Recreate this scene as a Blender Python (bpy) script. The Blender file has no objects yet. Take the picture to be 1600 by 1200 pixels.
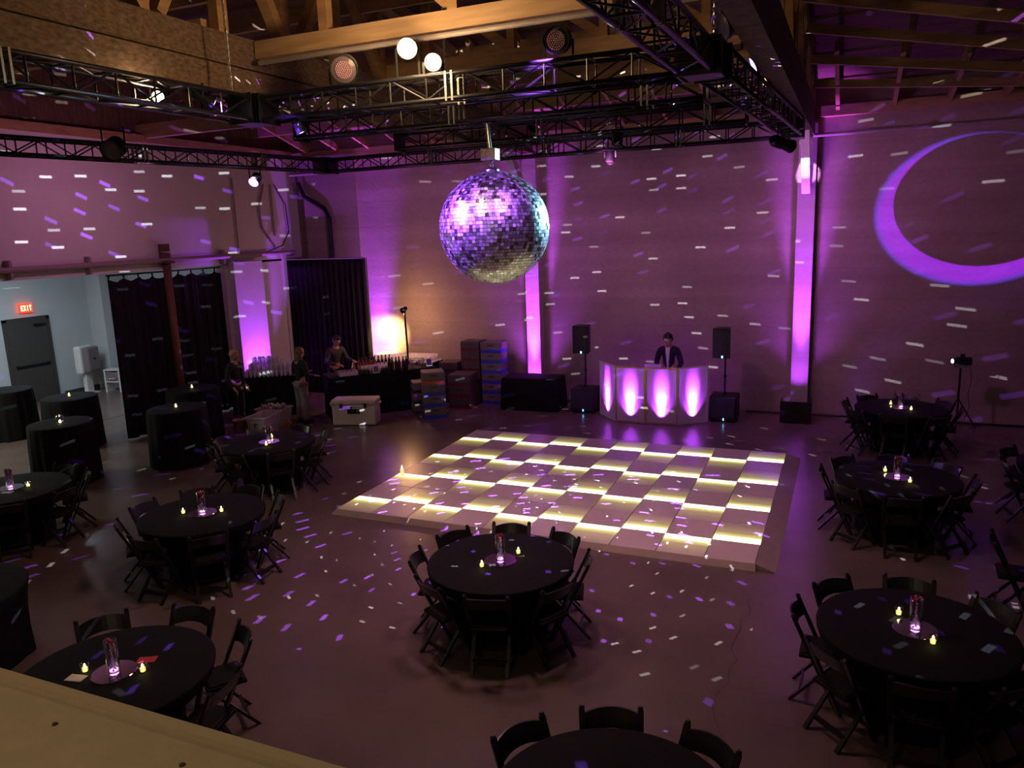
import bpy, bmesh, math, random
from mathutils import Vector, Matrix
random.seed(7)
PI = math.pi
scene = bpy.context.scene
COL = scene.collection

# ------------------------------------------------------------------ helpers
class MB:
    """collects shapes into one mesh"""
    def __init__(s): s.bm = bmesh.new()
    def _add(s, vs, fs):
        b = [s.bm.verts.new(v) for v in vs]
        for f in fs:
            try: s.bm.faces.new([b[i] for i in f])
            except ValueError: pass
        return b
    def box(s, c, d, rot=None, taper=1.0):
        x, y, z = d[0]/2, d[1]/2, d[2]/2
        vs = [Vector((sx*x*(taper if sz > 0 else 1), sy*y*(taper if sz > 0 else 1), sz*z)) for sz in (-1, 1) for sx, sy in ((-1,-1),(1,-1),(1,1),(-1,1))]
        if rot: vs = [rot @ v for v in vs]
        vs = [v + Vector(c) for v in vs]
        s._add(vs, [(3,2,1,0),(4,5,6,7),(0,1,5,4),(1,2,6,5),(2,3,7,6),(3,0,4,7)])
        return s
    def rbox(s, c, d, r=.02, seg=2, rot=None):
        t = bmesh.new()
        bmesh.ops.create_cube(t, size=1)
        for v in t.verts: v.co = Vector((v.co.x*d[0], v.co.y*d[1], v.co.z*d[2]))
        bmesh.ops.bevel(t, geom=list(t.edges), offset=r, segments=seg, affect='EDGES', profile=.5)
        for v in t.verts:
            if rot: v.co = rot @ v.co
            v.co += Vector(c)
        t.verts.index_update()
        s._add([v.co.copy() for v in t.verts], [[v.index for v in f.verts] for f in t.faces]); t.free()
        return s
    def bar(s, a, b, w, h=None, up=(0,0,1)):
        """rectangular bar from a to b"""
        a, b = Vector(a), Vector(b); h = h or w
        d = (b-a).normalized(); u = Vector(up)
        if abs(d.dot(u)) > .99: u = Vector((0,1,0))
        x = d.cross(u).normalized(); y = x.cross(d)
        vs = [p + x*sx*w/2 + y*sy*h/2 for p in (a,b) for sx, sy in ((-1,-1),(1,-1),(1,1),(-1,1))]
        s._add(vs, [(3,2,1,0),(4,5,6,7),(0,1,5,4),(1,2,6,5),(2,3,7,6),(3,0,4,7)])
        return s
    def tube(s, pts, r, n=8, cap=True):
        pts = [Vector(p) for p in pts]; rings = []
        rr = r if isinstance(r, (list, tuple)) else [r]*len(pts)
        pu = None
        for i, p in enumerate(pts):
            d = (pts[min(i+1, len(pts)-1)] - pts[max(i-1, 0)]).normalized()
            u = pu if pu else (Vector((0,0,1)) if abs(d.z) < .95 else Vector((1,0,0)))
            x = d.cross(u)
            if x.length < 1e-4: x = d.cross(Vector((0,1,0)))
            x.normalize(); y = x.cross(d).normalized(); pu = y
            rings.append([s.bm.verts.new(p + (x*math.cos(2*PI*k/n) + y*math.sin(2*PI*k/n))*rr[i]) for k in range(n)])
        for a, b in zip(rings, rings[1:]):
            for k in range(n): s.bm.faces.new((a[k], a[(k+1)%n], b[(k+1)%n], b[k]))
        if cap:
            s.bm.faces.new(rings[0][::-1]); s.bm.faces.new(rings[-1])
        return s
    def lathe(s, prof, n=24, c=(0,0,0), fn=None, cap0=True, cap1=True):
        c = Vector(c); rings = []
        for i, (r, z) in enumerate(prof):
            ring = []
            for k in range(n):
                a = 2*PI*k/n; q = r*(fn(a, i) if fn else 1)
                ring.append(s.bm.verts.new(c + Vector((q*math.cos(a), q*math.sin(a), z))))
            rings.append(ring)
        for a, b in zip(rings, rings[1:]):
            for k in range(n): s.bm.faces.new((a[k], a[(k+1)%n], b[(k+1)%n], b[k]))
        if cap0: s.bm.faces.new(rings[0][::-1])
        if cap1: s.bm.faces.new(rings[-1])
        return s
    def ball(s, c, r, sc=(1,1,1), seg=12, rot=None):
        t = bmesh.new(); bmesh.ops.create_uvsphere(t, u_segments=seg, v_segments=max(6, seg*2//3), radius=r)
        for v in t.verts:
            v.co = Vector((v.co.x*sc[0], v.co.y*sc[1], v.co.z*sc[2]))
            if rot: v.co = rot @ v.co
            v.co += Vector(c)
        t.verts.index_update()
        s._add([v.co.copy() for v in t.verts], [[v.index for v in f.verts] for f in t.faces]); t.free()
        return s
    def prism(s, poly, z0, z1):
        n = len(poly)
        s._add([(x,y,z0) for x,y in poly] + [(x,y,z1) for x,y in poly],
               [tuple(range(n))[::-1], tuple(range(n, 2*n))] + [(i,(i+1)%n,n+(i+1)%n,n+i) for i in range(n)])
        return s
    def grid(s, fn, nu, nv):
        vs = [[s.bm.verts.new(fn(i/nu, j/nv)) for j in range(nv+1)] for i in range(nu+1)]
        for i in range(nu):
            for j in range(nv): s.bm.faces.new((vs[i][j], vs[i+1][j], vs[i+1][j+1], vs[i][j+1]))
        return s
    def xf(s, m):
        for v in s.bm.verts: v.co = m @ v.co
        return s
    def build(s, name, m, parent=None, smooth=False):
        me = bpy.data.meshes.new(name); s.bm.normal_update(); s.bm.to_mesh(me); s.bm.free()
        for k in (m if isinstance(m, (list, tuple)) else [m]): me.materials.append(k)
        if smooth:
            for p in me.polygons: p.use_smooth = True
        o = bpy.data.objects.new(name, me); COL.objects.link(o)
        if parent: o.parent = parent
        return o

def tag(o, label, cat, group=None):
    o['label'] = label; o['category'] = cat
    if group: o['group'] = group
    return o
def thing(name, label, cat, loc=(0,0,0), rz=0, group=None):
    o = bpy.data.objects.new(name, None); COL.objects.link(o)
    o.empty_display_size = .1
    o.location = loc; o.rotation_euler = (0,0,rz)
    return tag(o, label, cat, group)
def struct(name, mb, m, smooth=False, parent=None):
    o = mb.build(name, m, parent, smooth)
    if not parent: o['kind'] = 'structure'
    return o
KIDS = {}
def dup(root, loc, rz, label=None, group=None):
    r = root.copy(); COL.objects.link(r); r.location = loc; r.rotation_euler = (0,0,rz)
    if label: r['label'] = label
    if group: r['group'] = group
    def rec(a, b):
        for ch in list(a.children):
            c = ch.copy(); COL.objects.link(c); c.parent = b; rec(ch, c)
    rec(root, r)
    return r
def zrot(d): return Matrix.Rotation(math.radians(d), 3, 'Z')

# ------------------------------------------------------------------ materials
def mat(name, col, rough=.6, metal=0, var=0, scale=4, stretch=(1,1,1), bump=0, emit=None, es=0, col2=None, spec=.5, detail=4, trans=0, ior=1.45):
    m = bpy.data.materials.new(name); m.use_nodes = True
    nt = m.node_tree; b = nt.nodes['Principled BSDF']
    b.inputs['Base Color'].default_value = (*col, 1); b.inputs['Roughness'].default_value = rough
    b.inputs['Metallic'].default_value = metal; b.inputs['Specular IOR Level'].default_value = spec
    b.inputs['Transmission Weight'].default_value = trans; b.inputs['IOR'].default_value = ior
    if emit:
        b.inputs['Emission Color'].default_value = (*emit, 1); b.inputs['Emission Strength'].default_value = es
    if var or bump:
        tc = nt.nodes.new('ShaderNodeTexCoord'); mp = nt.nodes.new('ShaderNodeMapping')
        mp.inputs['Scale'].default_value = stretch
        nz = nt.nodes.new('ShaderNodeTexNoise'); nz.inputs['Scale'].default_value = scale; nz.inputs['Detail'].default_value = detail
        nt.links.new(tc.outputs['Object'], mp.inputs['Vector']); nt.links.new(mp.outputs['Vector'], nz.inputs['Vector'])
        if var:
            rp = nt.nodes.new('ShaderNodeValToRGB'); c2 = col2 or tuple(c*(1-var) for c in col)
            rp.color_ramp.elements[0].position = .3; rp.color_ramp.elements[1].position = .7
            rp.color_ramp.elements[0].color = (*c2, 1); rp.color_ramp.elements[1].color = (*col, 1)
            nt.links.new(nz.outputs['Fac'], rp.inputs['Fac']); nt.links.new(rp.outputs['Color'], b.inputs['Base Color'])
        if bump:
            bp = nt.nodes.new('ShaderNodeBump'); bp.inputs['Strength'].default_value = bump; bp.inputs['Distance'].default_value = .02
            nt.links.new(nz.outputs['Fac'], bp.inputs['Height']); nt.links.new(bp.outputs['Normal'], b.inputs['Normal'])
    return m
def emis(name, col, s):
    m = bpy.data.materials.new(name); m.use_nodes = True; nt = m.node_tree
    nt.nodes.remove(nt.nodes['Principled BSDF']); e = nt.nodes.new('ShaderNodeEmission')
    e.inputs['Color'].default_value = (*col, 1); e.inputs['Strength'].default_value = s
    nt.links.new(e.outputs[0], nt.nodes['Material Output'].inputs['Surface'])
    return m
def glassy(name, col, gl=.25, rough=.05):
    """thin clear glass: mostly see-through with a glossy sheen"""
    m = bpy.data.materials.new(name); m.use_nodes = True; nt = m.node_tree
    nt.nodes.remove(nt.nodes['Principled BSDF'])
    t = nt.nodes.new('ShaderNodeBsdfTransparent'); t.inputs['Color'].default_value = (*col, 1)
    g = nt.nodes.new('ShaderNodeBsdfGlossy'); g.inputs['Roughness'].default_value = rough
    fr = nt.nodes.new('ShaderNodeLayerWeight'); fr.inputs['Blend'].default_value = gl
    mx = nt.nodes.new('ShaderNodeMixShader')
    nt.links.new(fr.outputs['Facing'], mx.inputs[0]); nt.links.new(t.outputs[0], mx.inputs[1]); nt.links.new(g.outputs[0], mx.inputs[2])
    nt.links.new(mx.outputs[0], nt.nodes['Material Output'].inputs['Surface'])
    return m

M = {}
M['floor'] = mat('polished_concrete', (.17,.125,.11), .25, var=.3, scale=.9, col2=(.12,.088,.08), detail=8, spec=.5)
M['plaster'] = mat('pale_plaster', (.62,.58,.57), .85, var=.06, scale=2)
M['alcove'] = mat('alcove_paint', (.52,.54,.55), .8, var=.05, scale=2)
M['dark_trim'] = mat('dark_trim', (.05,.045,.045), .6)
M['wood'] = mat('roof_timber', (.42,.25,.12), .7, var=.4, scale=3, stretch=(1,1,6), col2=(.27,.15,.07))
M['wood_x'] = mat('roof_timber_lengthwise', (.48,.31,.18), .7, var=.4, scale=2.5, stretch=(.6,6,6), col2=(.32,.20,.11))
M['osb'] = mat('strand_board', (.20,.125,.085), .8, var=.55, scale=13, stretch=(1,1,2.2), col2=(.065,.04,.028), detail=6)
M['deck'] = mat('roof_boards', (.17,.10,.06), .85, var=.5, scale=2.5, stretch=(.5,5,1), col2=(.08,.048,.03))
M['truss'] = mat('black_truss_metal', (.018,.018,.022), .38, metal=.5)
M['black_metal'] = mat('black_metal', (.012,.012,.014), .45, metal=.3)
M['steel'] = mat('steel', (.5,.5,.5), .3, metal=1)
M['coupler'] = mat('dull_steel', (.22,.22,.21), .5, metal=.6)
M['pipe'] = mat('painted_pipe', (.30,.25,.24), .5, var=.2, scale=6)
M['cloth'] = mat('black_cloth', (.006,.006,.0075), .85, var=.25, scale=30, spec=.25)
M['drape'] = mat('black_velour', (.014,.013,.017), .9, spec=.2)
M['chair'] = mat('black_chair_resin', (.012,.011,.012), .33, spec=.5)
M['seat'] = mat('black_vinyl', (.008,.008,.008), .7, spec=.2)
M['skin'] = mat('skin', (.38,.21,.15), .55)
M['hair_dark'] = mat('dark_hair', (.012,.009,.008), .5)
M['hair_fair'] = mat('fair_hair', (.50,.30,.14), .6, bump=.6, scale=60)
M['hair_brown'] = mat('brown_hair', (.16,.085,.05), .55)
M['black_wool'] = mat('black_clothing', (.010,.010,.012), .8)
M['navy'] = mat('navy_jacket', (.012,.013,.022), .75)
M['white_shirt'] = mat('white_shirt', (.75,.74,.75), .8)
M['grey_trousers'] = mat('grey_trousers', (.23,.20,.20), .85, var=.2, scale=12)
M['charcoal'] = mat('charcoal_shirt', (.045,.04,.042), .85)
M['white_plastic'] = mat('white_plastic', (.72,.70,.69), .4)
M['cream_plastic'] = mat('cream_plastic', (.62,.55,.50), .45)
M['crate'] = mat('grey_crate', (.17,.145,.14), .7, var=.12, scale=8)
M['crate_dark'] = mat('dark_crate', (.085,.065,.062), .7, var=.15, scale=8)
M['blue'] = mat('blue_band', (.03,.06,.55), .5)
M['orange'] = mat('orange_band', (.50,.10,.025), .5)
M['char_band'] = mat('charcoal_band', (.03,.03,.033), .6)
M['maroon'] = mat('maroon_band', (.12,.02,.02), .6)
M['gold'] = mat('gold_trim', (.55,.36,.14), .4, metal=.6)
M['glass'] = glassy('clear_glass', (.95,.95,.95), .35)
M['cup'] = bpy.data.materials.new('clear_plastic_cup'); M['cup'].use_nodes = True
_n = M['cup'].node_tree; _n.nodes.remove(_n.nodes['Principled BSDF'])
_t = _n.nodes.new('ShaderNodeBsdfTransparent'); _d = _n.nodes.new('ShaderNodeBsdfPrincipled'); _m = _n.nodes.new('ShaderNodeMixShader')
_d.inputs['Base Color'].default_value = (.85,.83,.85,1); _d.inputs['Roughness'].default_value = .12; _m.inputs[0].default_value = .42
_n.links.new(_t.outputs[0], _m.inputs[1]); _n.links.new(_d.outputs[0], _m.inputs[2]); _n.links.new(_m.outputs[0], _n.nodes['Material Output'].inputs['Surface'])
M['glass_amber'] = mat('amber_glass', (.35,.12,.02), .15, trans=.4)
M['glass_dark'] = mat('dark_bottle_glass', (.03,.015,.008), .12)
M['paper'] = mat('paper', (.75,.7,.68), .8)
M['mirror'] = mat('mirror_glass', (.55,.55,.57), .12, metal=1)
M['petal'] = mat('crimson_petals', (.50,.03,.07), .5)
M['bead'] = mat('clear_pink_beads', (.75,.5,.62), .12, trans=.3)
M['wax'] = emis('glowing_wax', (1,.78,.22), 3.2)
M['flame'] = emis('candle_flame', (1,.86,.42), 14)
M['red_card'] = mat('red_card', (.55,.05,.06), .7)
M['led_blue'] = emis('blue_led', (.12,.5,1), 6)
M['lens_warm'] = emis('warm_lamp_lens', (1,.83,.5), 30)
M['lens_white'] = emis('white_lamp_lens', (.75,.88,1), 5)
M['lens_violet'] = emis('violet_lamp_lens', (.45,.2,1), 6)
M['lens_off'] = mat('unlit_lens', (.10,.07,.09), .25)
M['amber_lens'] = emis('amber_lamp_lens', (1,.6,.2), 3)
M['tan'] = mat('tan_ledge_paint', (.52,.42,.28), .75, var=.10, scale=14, bump=.05)
M['tan_edge'] = mat('tan_ledge_edge', (.50,.40,.26), .7)
M['screw'] = mat('screw_head', (.06,.045,.03), .6)

def concrete(name, base, dark):
    """board-formed concrete: horizontal pour bands, fine grain and stains"""
    m = bpy.data.materials.new(name); m.use_nodes = True; nt = m.node_tree; N = nt.nodes; L = nt.links
    b = N['Principled BSDF']; b.inputs['Roughness'].default_value = .85; b.inputs['Specular IOR Level'].default_value = .25
    tc = N.new('ShaderNodeTexCoord')
    def noise(sc, st, det=5):
        mp = N.new('ShaderNodeMapping'); mp.inputs['Scale'].default_value = st
        z = N.new('ShaderNodeTexNoise'); z.inputs['Scale'].default_value = sc; z.inputs['Detail'].default_value = det
        L.new(tc.outputs['Object'], mp.inputs['Vector']); L.new(mp.outputs['Vector'], z.inputs['Vector']); return z.outputs['Fac']
    bands = noise(1.0, (.10,.10,2.2), 3); grain = noise(9, (1,1,1.6), 8); big = noise(.5, (1,1,.8), 3)
    def rng(x, a, bb, lo, hi):
        r = N.new('ShaderNodeMapRange'); r.inputs[1].default_value = a; r.inputs[2].default_value = bb
        r.inputs[3].default_value = lo; r.inputs[4].default_value = hi; L.new(x, r.inputs[0]); return r.outputs[0]
    def mul(x, y, op='MULTIPLY'):
        n = N.new('ShaderNodeMath'); n.operation = op; L.new(x, n.inputs[0])
        if isinstance(y, (int, float)): n.inputs[1].default_value = y
        else: L.new(y, n.inputs[1])
        return n.outputs[0]
    f = mul(mul(rng(bands,.3,.7,.62,1), rng(grain,.25,.75,.78,1.05)), rng(big,.3,.7,.7,1.1))
    # board lines every 0.62 m of height
    sp = N.new('ShaderNodeSeparateXYZ'); L.new(tc.outputs['Object'], sp.inputs[0])
    fr = mul(mul(sp.outputs['Z'], 1/.62), 1, 'FRACT'); ln = mul(fr, .045, 'LESS_THAN')
    f = mul(f, rng(ln, 0, 1, 1, .88))
    mx = N.new('ShaderNodeMix'); mx.data_type = 'RGBA'; mx.inputs[6].default_value = (*dark,1); mx.inputs[7].default_value = (*base,1)
    L.new(f, mx.inputs[0]); L.new(mx.outputs[2], b.inputs['Base Color'])
    bp = N.new('ShaderNodeBump'); bp.inputs['Strength'].default_value = .25; bp.inputs['Distance'].default_value = .03
    L.new(f, bp.inputs['Height']); L.new(bp.outputs['Normal'], b.inputs['Normal'])
    return m
M['concrete'] = concrete('board_formed_concrete', (.40,.32,.29), (.13,.09,.085))
M['pier'] = concrete('pier_concrete', (.46,.40,.39), (.25,.20,.20))

# ------------------------------------------------------------------ camera
cam = bpy.data.cameras.new('camera'); co = bpy.data.objects.new('camera', cam); COL.objects.link(co)
cam.sensor_width = 36; cam.lens = 36*1208.547/1600; cam.clip_start = .05; cam.clip_end = 200
RR = Vector((0.91755,0.39604,-0.035406)); UU = Vector((-0.045372,0.192747,0.980199)); FF = Vector((-0.395022,0.897776,-0.194824))
co.matrix_world = Matrix(((RR.x,UU.x,-FF.x,6.9946),(RR.y,UU.y,-FF.y,-9.1124),(RR.z,UU.z,-FF.z,4.1233),(0,0,0,1)))
scene.camera = co
CAM = Vector((6.9946,-9.1124,4.1233))

# ------------------------------------------------------------------ room shell
WY = 8.35          # back wall face
WX = -6.85         # left wall face
XL = [0.05, 6.10]  # roof truss lines / pilasters
struct('floor', MB().box((0,-1,-.05), (34,24,.1)), M['floor'])
# hairline crack and saw-cut joint in the slab
def ribbon(pts, w, z=.0015):
    mb = MB(); P = [Vector((p[0],p[1],z)) for p in pts]
    L = []
    for i, p in enumerate(P):
        d = (P[min(i+1,len(P)-1)] - P[max(i-1,0)]).normalized(); n = Vector((-d.y, d.x, 0))
        L.append((mb.bm.verts.new(p+n*w/2), mb.bm.verts.new(p-n*w/2)))
    for a, b in zip(L, L[1:]): mb.bm.faces.new((a[0], b[0], b[1], a[1]))
    return mb
pts = [(6.14,-.5)]
for k in range(16): pts.append((6.14 + random.uniform(-.06,.06) + .03*math.sin(k), -.5 - (k+1)*.2))
struct('floor_crack_line', ribbon(pts, .012), M['dark_trim'])
struct('floor_joint_line', ribbon([(-1.1,4.9),(-.35,7.0)], .05), M['dark_trim'])
struct('floor_alcove_joint_line', ribbon([(-9.3,2.1),(-9.3,7.0)], .05), M['dark_trim'])

bw = MB().box((2,WY+.15,3.5), (34,.3,7.0))
struct('wall_back', bw, M['concrete'])
# wall-head timber plate on the back wall
struct('trim_1', MB().box((3,WY-.06,6.22), (20,.24,.2)), M['wood_x'])
# pilasters
for i, x in enumerate(XL):
    mb = MB().box((x,WY-.14,3.0), (.34,.28,6.0))
    struct('pillar_%d' % (i+1), mb, M['pier'])
struct('wall_back_pier', MB().box((-5.6,WY-.12,3.1), (1.68,.24,6.2)), M['concrete'])
# left wall over the alcove opening, and the part that reaches the floor
lw = MB().box((WX-.12,-.9,4.95), (.24,18.6,2.8)).box((WX-.12,6.9,1.8), (.24,3.0,3.6))
struct('wall_left', lw, M['plaster'])
struct('wall_gable', MB().box((WX-.2,-.4,7.4),(.1,17.6,2.1)), M['deck'])
struct('trim_4', MB().box((WX-.06,-.4,6.28),(.3,17.4,.16)), M['wood'])
struct('pillar_3', MB().box((WX+.06,6.0,1.8), (.30,1.0,3.6)), M['plaster'])
# alcove
struct('wall_alcove', MB().box((-13.3,1,1.9), (.2,13.4,3.8)).box((-10.1,7.6,1.9), (6.6,.2,3.8)).box((-12.95,7.05,1.9),(.7,1.0,3.8)), M['alcove'])
struct('ceiling_alcove', MB().box((-10.1,.5,3.68), (6.3,14.6,.14)), M['alcove'])
struct('baseboard_alcove', MB().box((-13.18,6.0,.06), (.03,1.1,.12)).box((-10.2,7.48,.06),(4.6,.03,.12)), M['dark_trim'])
d = struct('door_1', MB().box((-13.17,4.62,1.11), (.06,1.12,2.22)), mat('dark_door_paint', (.055,.05,.045), .55))
MB().tube([(-13.09,4.18,1.02),(-13.09,5.06,1.02)], .022).box((-13.11,4.18,1.02),(.05,.05,.08)).box((-13.11,5.06,1.02),(.05,.05,.08)).build('door_handle', M['black_metal'], d)
MB().box((-13.17,4.02,1.14),(.09,.08,2.28)).box((-13.17,5.22,1.14),(.09,.08,2.28)).box((-13.17,4.62,2.26),(.09,1.28,.08)).build('door_frame', M['dark_trim'], d)
MB().box((-13.11,4.95,2.08),(.07,.3,.06)).build('door_closer', M['black_metal'], d)
# balcony parapet in the foreground
pl = MB().box((3,-8.32,2.93), (26,.80,.07)); pw = MB().box((3,-8.32,1.45), (26,.55,2.9))
ledge = struct('wall_balcony', pw, M['tan'])
struct('trim_2', pl, M['tan']); struct('trim_3', MB().box((3,-7.905,2.91), (26,.03,.13)), M['tan_edge'])
sc_ = MB()
for x, y in ((5.0,-7.995),(5.24,-8.005),(5.66,-8.005),(6.3,-8.0)): sc_.lathe([(.007,2.965),(.006,2.969)], 10, (x,y,0))
struct('trim_screw_line', sc_, M['screw'])

# pipes along the walls
mb = MB().tube([(-6.7,7.92,5.75),(12,7.92,5.75)], .035, 8)
for x in (-6,-4,-2.2,1.5,3.5,8,10): mb.box((x,7.93,5.78),(.05,.10,.10))
tag(mb.build('conduit_pipe', M['pipe']), 'long conduit pipe running high across the back wall', 'pipe')
mb = MB().tube([(WX+.14,-9,3.72),(WX+.14,7.9,3.76)], .055, 8)
for y in (-1.3,.1,1.7,3.6,5.3): mb.box((WX+.08,y,3.74),(.14,.05,.34))
tag(mb.build('wall_pipe', M['pipe']), 'thick horizontal pipe bracketed along the pale wall above the curtain', 'pipe')
mb = MB().tube([(WX+.05,5.9,3.8),(WX+.05,5.9,5.6)], .02, 6)
tag(mb.build('riser_pipe', M['pipe']), 'thin vertical conduit rising from the thick wall pipe to the truss', 'pipe')
mb = MB().tube([(WX+.06,7.0,5.5),(WX+.06,6.75,4.9),(WX+.06,6.8,4.4),(WX+.06,7.2,3.95),(WX+.06,7.25,3.85)], .025, 6)
tag(mb.build('bent_pipe', M['pipe']), 'pale kinked conduit beside the wall corner above the drape', 'pipe')
mb = MB().tube([(WX+.06,7.25,5.5),(WX+.06,7.25,4.2)], .022, 6)
tag(mb.build('drop_pipe', M['pipe']), 'short straight conduit next to the kinked one', 'pipe')
mb = MB().tube([(WX+.05,7.4,5.5),(WX+.08,7.75,5.0),(WX+.08,7.8,4.3),(WX+.08,7.5,3.95),(WX+.05,6.9,3.8)], .014, 6)
tag(mb.build('hanging_cable', M['black_metal']), 'black cable looping down the wall corner behind the conduits', 'cable')
mb = MB().tube([(-6.5,8.0,5.55),(-6.35,8.02,5.2),(-5.75,8.05,4.85),(-5.62,8.05,4.6),(-5.62,8.05,.01)], .06, 8)
tag(mb.build('drain_pipe', M['black_metal']), 'thick black drain pipe with a diagonal bend above the drape', 'pipe')

# ------------------------------------------------------------------ roof
def roofz(y):
    t = max(0, (WY - y)); return 6.40 + .30*t - .0125*t*t
deck = MB().grid(lambda u, v: Vector((-8 + 21*u, WY+.2 - 17*v, roofz(WY+.2-17*v) + .28)), 2, 34)
struct('ceiling', deck, M['deck'])
# purlins run wall to wall over the trusses; those of the bay past the second truss sag away from it
bays = [(-7.6,XL[0]-.1), (XL[0]+.1,XL[1]-.1)]
for j, y in enumerate((7.0,5.8,4.6,3.4,2.2,1.0,-.3,-1.7,-3.2,-4.8)):
    mb = MB(); z = roofz(y) - .02
    for a, b in bays: mb.box(((a+b)/2,y,z), (b-a,.09,.26))
    struct('ceiling_purlin_beam', mb, M['wood_x'])
for l, r in (((6.2,7.0,6.58),(11.6,7.0,6.08)),((6.2,5.8,6.80),(11.6,5.8,5.98)),((6.2,4.6,7.05),(11.6,4.6,5.95)),((6.2,3.4,7.22),(11.6,3.4,5.95)),((6.2,2.2,7.5),(11.6,2.2,6.0)),((6.2,1.0,7.7),(11.6,1.0,6.1))):
    struct('ceiling_purlin_beam', MB().bar(l, r, .08, .14), M['wood_x'])
for x in (6.62,7.62,8.55,9.45,10.4):
    struct('ceiling_rafter_beam', MB().bar((x,WY-.05,6.28), (x,5.6,6.98-.13*(x-6.2)), .07, .18), M['wood'])
for x in [k*.95 - 7.2 for k in range(14)]:
    if abs(x-XL[0]) > .25 and abs(x-XL[1]) > .25 and x < 6:
        struct('ceiling_rafter_beam', MB().bar((x,WY-.05,6.33), (x,4.4,roofz(4.4)+.12), .06, .16), M['wood'])
struct('ceiling_brace_beam', MB().bar((10.0,8.1,6.05),(9.1,4.6,6.75), .05), M['wood'])
# timber roof trusses along the depth of the hall, boarded over the bottom chord
def roof_truss(x, zb, zt, y0, y1, name):
    mb = MB().box((x,(y0+y1)/2,zb+.15), (.24,y1-y0,.30))
    struct(name+'_beam', mb, M['osb'])
    struct(name+'_panel', MB().box((x,(y0+y1)/2+.0,(zb+.315+zt)/2), (.20,y1-y0,zt-zb-.33)), M['osb'])
    n = 0; y = y1-.6
    while y > y0+.8:
        tz = roofz(y)
        if tz > zt+.3:
            struct(name+'_web_beam', MB().box((x,y,(zt+tz)/2), (.14,.16,tz-zt)), M['wood'])
            y2 = y-.95; tz2 = roofz(y2)
            struct(name+'_web_beam', MB().bar((x+.02,y,zt), (x+.02,y2,tz2), .12, .16, (1,0,0)) if n % 2 else MB().bar((x+.02,y2,zt),(x+.02,y,tz), .12, .16, (1,0,0)), M['wood'])
        n += 1; y -= 1.15
    top = MB()
    for k in range(16):
        ya, yb = y1-(y1-y0)*k/16, y1-(y1-y0)*(k+1)/16
        top.bar((x,ya,roofz(ya)-.05),(x,yb,roofz(yb)-.05), .2, .22)
    struct(name+'_top_beam', top, M['wood'])
roof_truss(XL[0], 5.84, 6.52, -8, WY-.05, 'ceiling_truss')
roof_truss(XL[1], 5.75, 6.36, -7.4, WY-.05, 'ceiling_truss')
for x in XL:
    struct('pillar_knee_brace_beam', MB().bar((x,WY-.42,4.7),(x,WY-1.5,5.85), .2, .16, (1,0,0)), M['plaster'])
# cross bracing frame between the two trusses over the dance hall
def xframe(y, zb, h, x0, x1, posts, lit=True):
    struct('ceiling_tie_beam', MB().box(((x0+x1)/2,y,zb+h/2), (x1-x0,.12,h)), M['wood_x'])
    for i, px in enumerate(posts):
        tz = roofz(y)
        struct('ceiling_post_beam', MB().box((px,y,(zb+h+tz)/2), (.12,.12,tz-zb-h)), M['wood'])
        if i+1 < len(posts):
            q = posts[i+1]
            struct('ceiling_strut_beam', MB().bar((px,y+.08,tz-.1),(q,y+.08,zb+h), .09, .13), M['wood'])
xframe(-1.0, 6.30, .20, XL[0]+.12, XL[1]-.12, (1.2,2.9,4.6))
xframe(2.0, 6.42, .30, XL[0]+.12, XL[1]-.12, (.9,2.3,3.7,5.1))
xframe(-1.6, 6.45, .22, -7, XL[0]-.12, (-5.5,-4,-2.5,-1.0))
xframe(3.5, 6.3, .28, -7, XL[0]-.12, (-5.5,-4,-2.5,-1.0))
tag(MB().tube([(.3,-1.15,6.22),(6,-1.15,6.22)], .03, 8).build('ceiling_conduit', M['pipe']), 'grey conduit slung under the lit timber tie beam', 'pipe')
# tongue-and-groove board panel under the roof, lit by the two lamps
struct('ceiling_board_panel', MB().box((1.4,1.2,7.55),(2.3,.05,.5)).box((4.2,3.4,6.62),(3.6,.04,.5)), M['wood_x'])

# ------------------------------------------------------------------ lighting truss
ZT = 5.45; TW = .29
def truss(p0, p1, label, w=TW, step=.42, z=ZT, name='hanging_truss'):
    a = Vector((p0[0],p0[1],0)); b = Vector((p1[0],p1[1],0)); L = (b-a).length
    t = thing(name, label, 'truss', ((a.x+b.x)/2,(a.y+b.y)/2,z), math.atan2(b.y-a.y, b.x-a.x), 'black lighting trusses under the roof')
    r = .024
    for sy in (-1,1):
        for sz in (0,1):
            MB().tube([(-L/2,sy*w/2,r+sz*(w-2*r)),(L/2,sy*w/2,r+sz*(w-2*r))], r, 8).build('chord', M['truss'], t, True)
    mb = MB(); n = max(2, int(L/step)); s = L/n
    for k in range(n+1):
        x = -L/2+k*s
        for sy in (-1,1): mb.tube([(x,sy*w/2,r),(x,sy*w/2,w-r)], .011, 6)
        for zz in (r, w-r): mb.tube([(x,-w/2,zz),(x,w/2,zz)], .011, 6)
        if k < n:
            u, v = (r, w-r) if k % 2 else (w-r, r)
            for sy in (-1,1): mb.tube([(x,sy*w/2,u),(x+s,sy*w/2,v)], .011, 6)
            e = 1 if k % 2 else -1
            for zz in (r, w-r): mb.tube([(x,-e*w/2,zz),(x+s,e*w/2,zz)], .009, 6)
    mb.build('lattice', M['truss'], t)
    for sx in (-1,1):
        MB().box((sx*(L/2-.01),0,w/2),(.02,w+.06,w+.04)).build('end_plate', M['truss'], t)
    k = 2.44
    x = -L/2+k
    while x < L/2-.4:
        for dx in (-.035,.035):
            for sy in (-1,1): MB().box((x+dx,sy*w/2,w/2),(.022,.05,w)).build('coupler_plate', M['coupler'], t)
        x += k
    return t
truss((.70,-1.55),(5.48,-1.5), 'black box truss nearest the balcony, carrying the two bright lamps')
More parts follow.
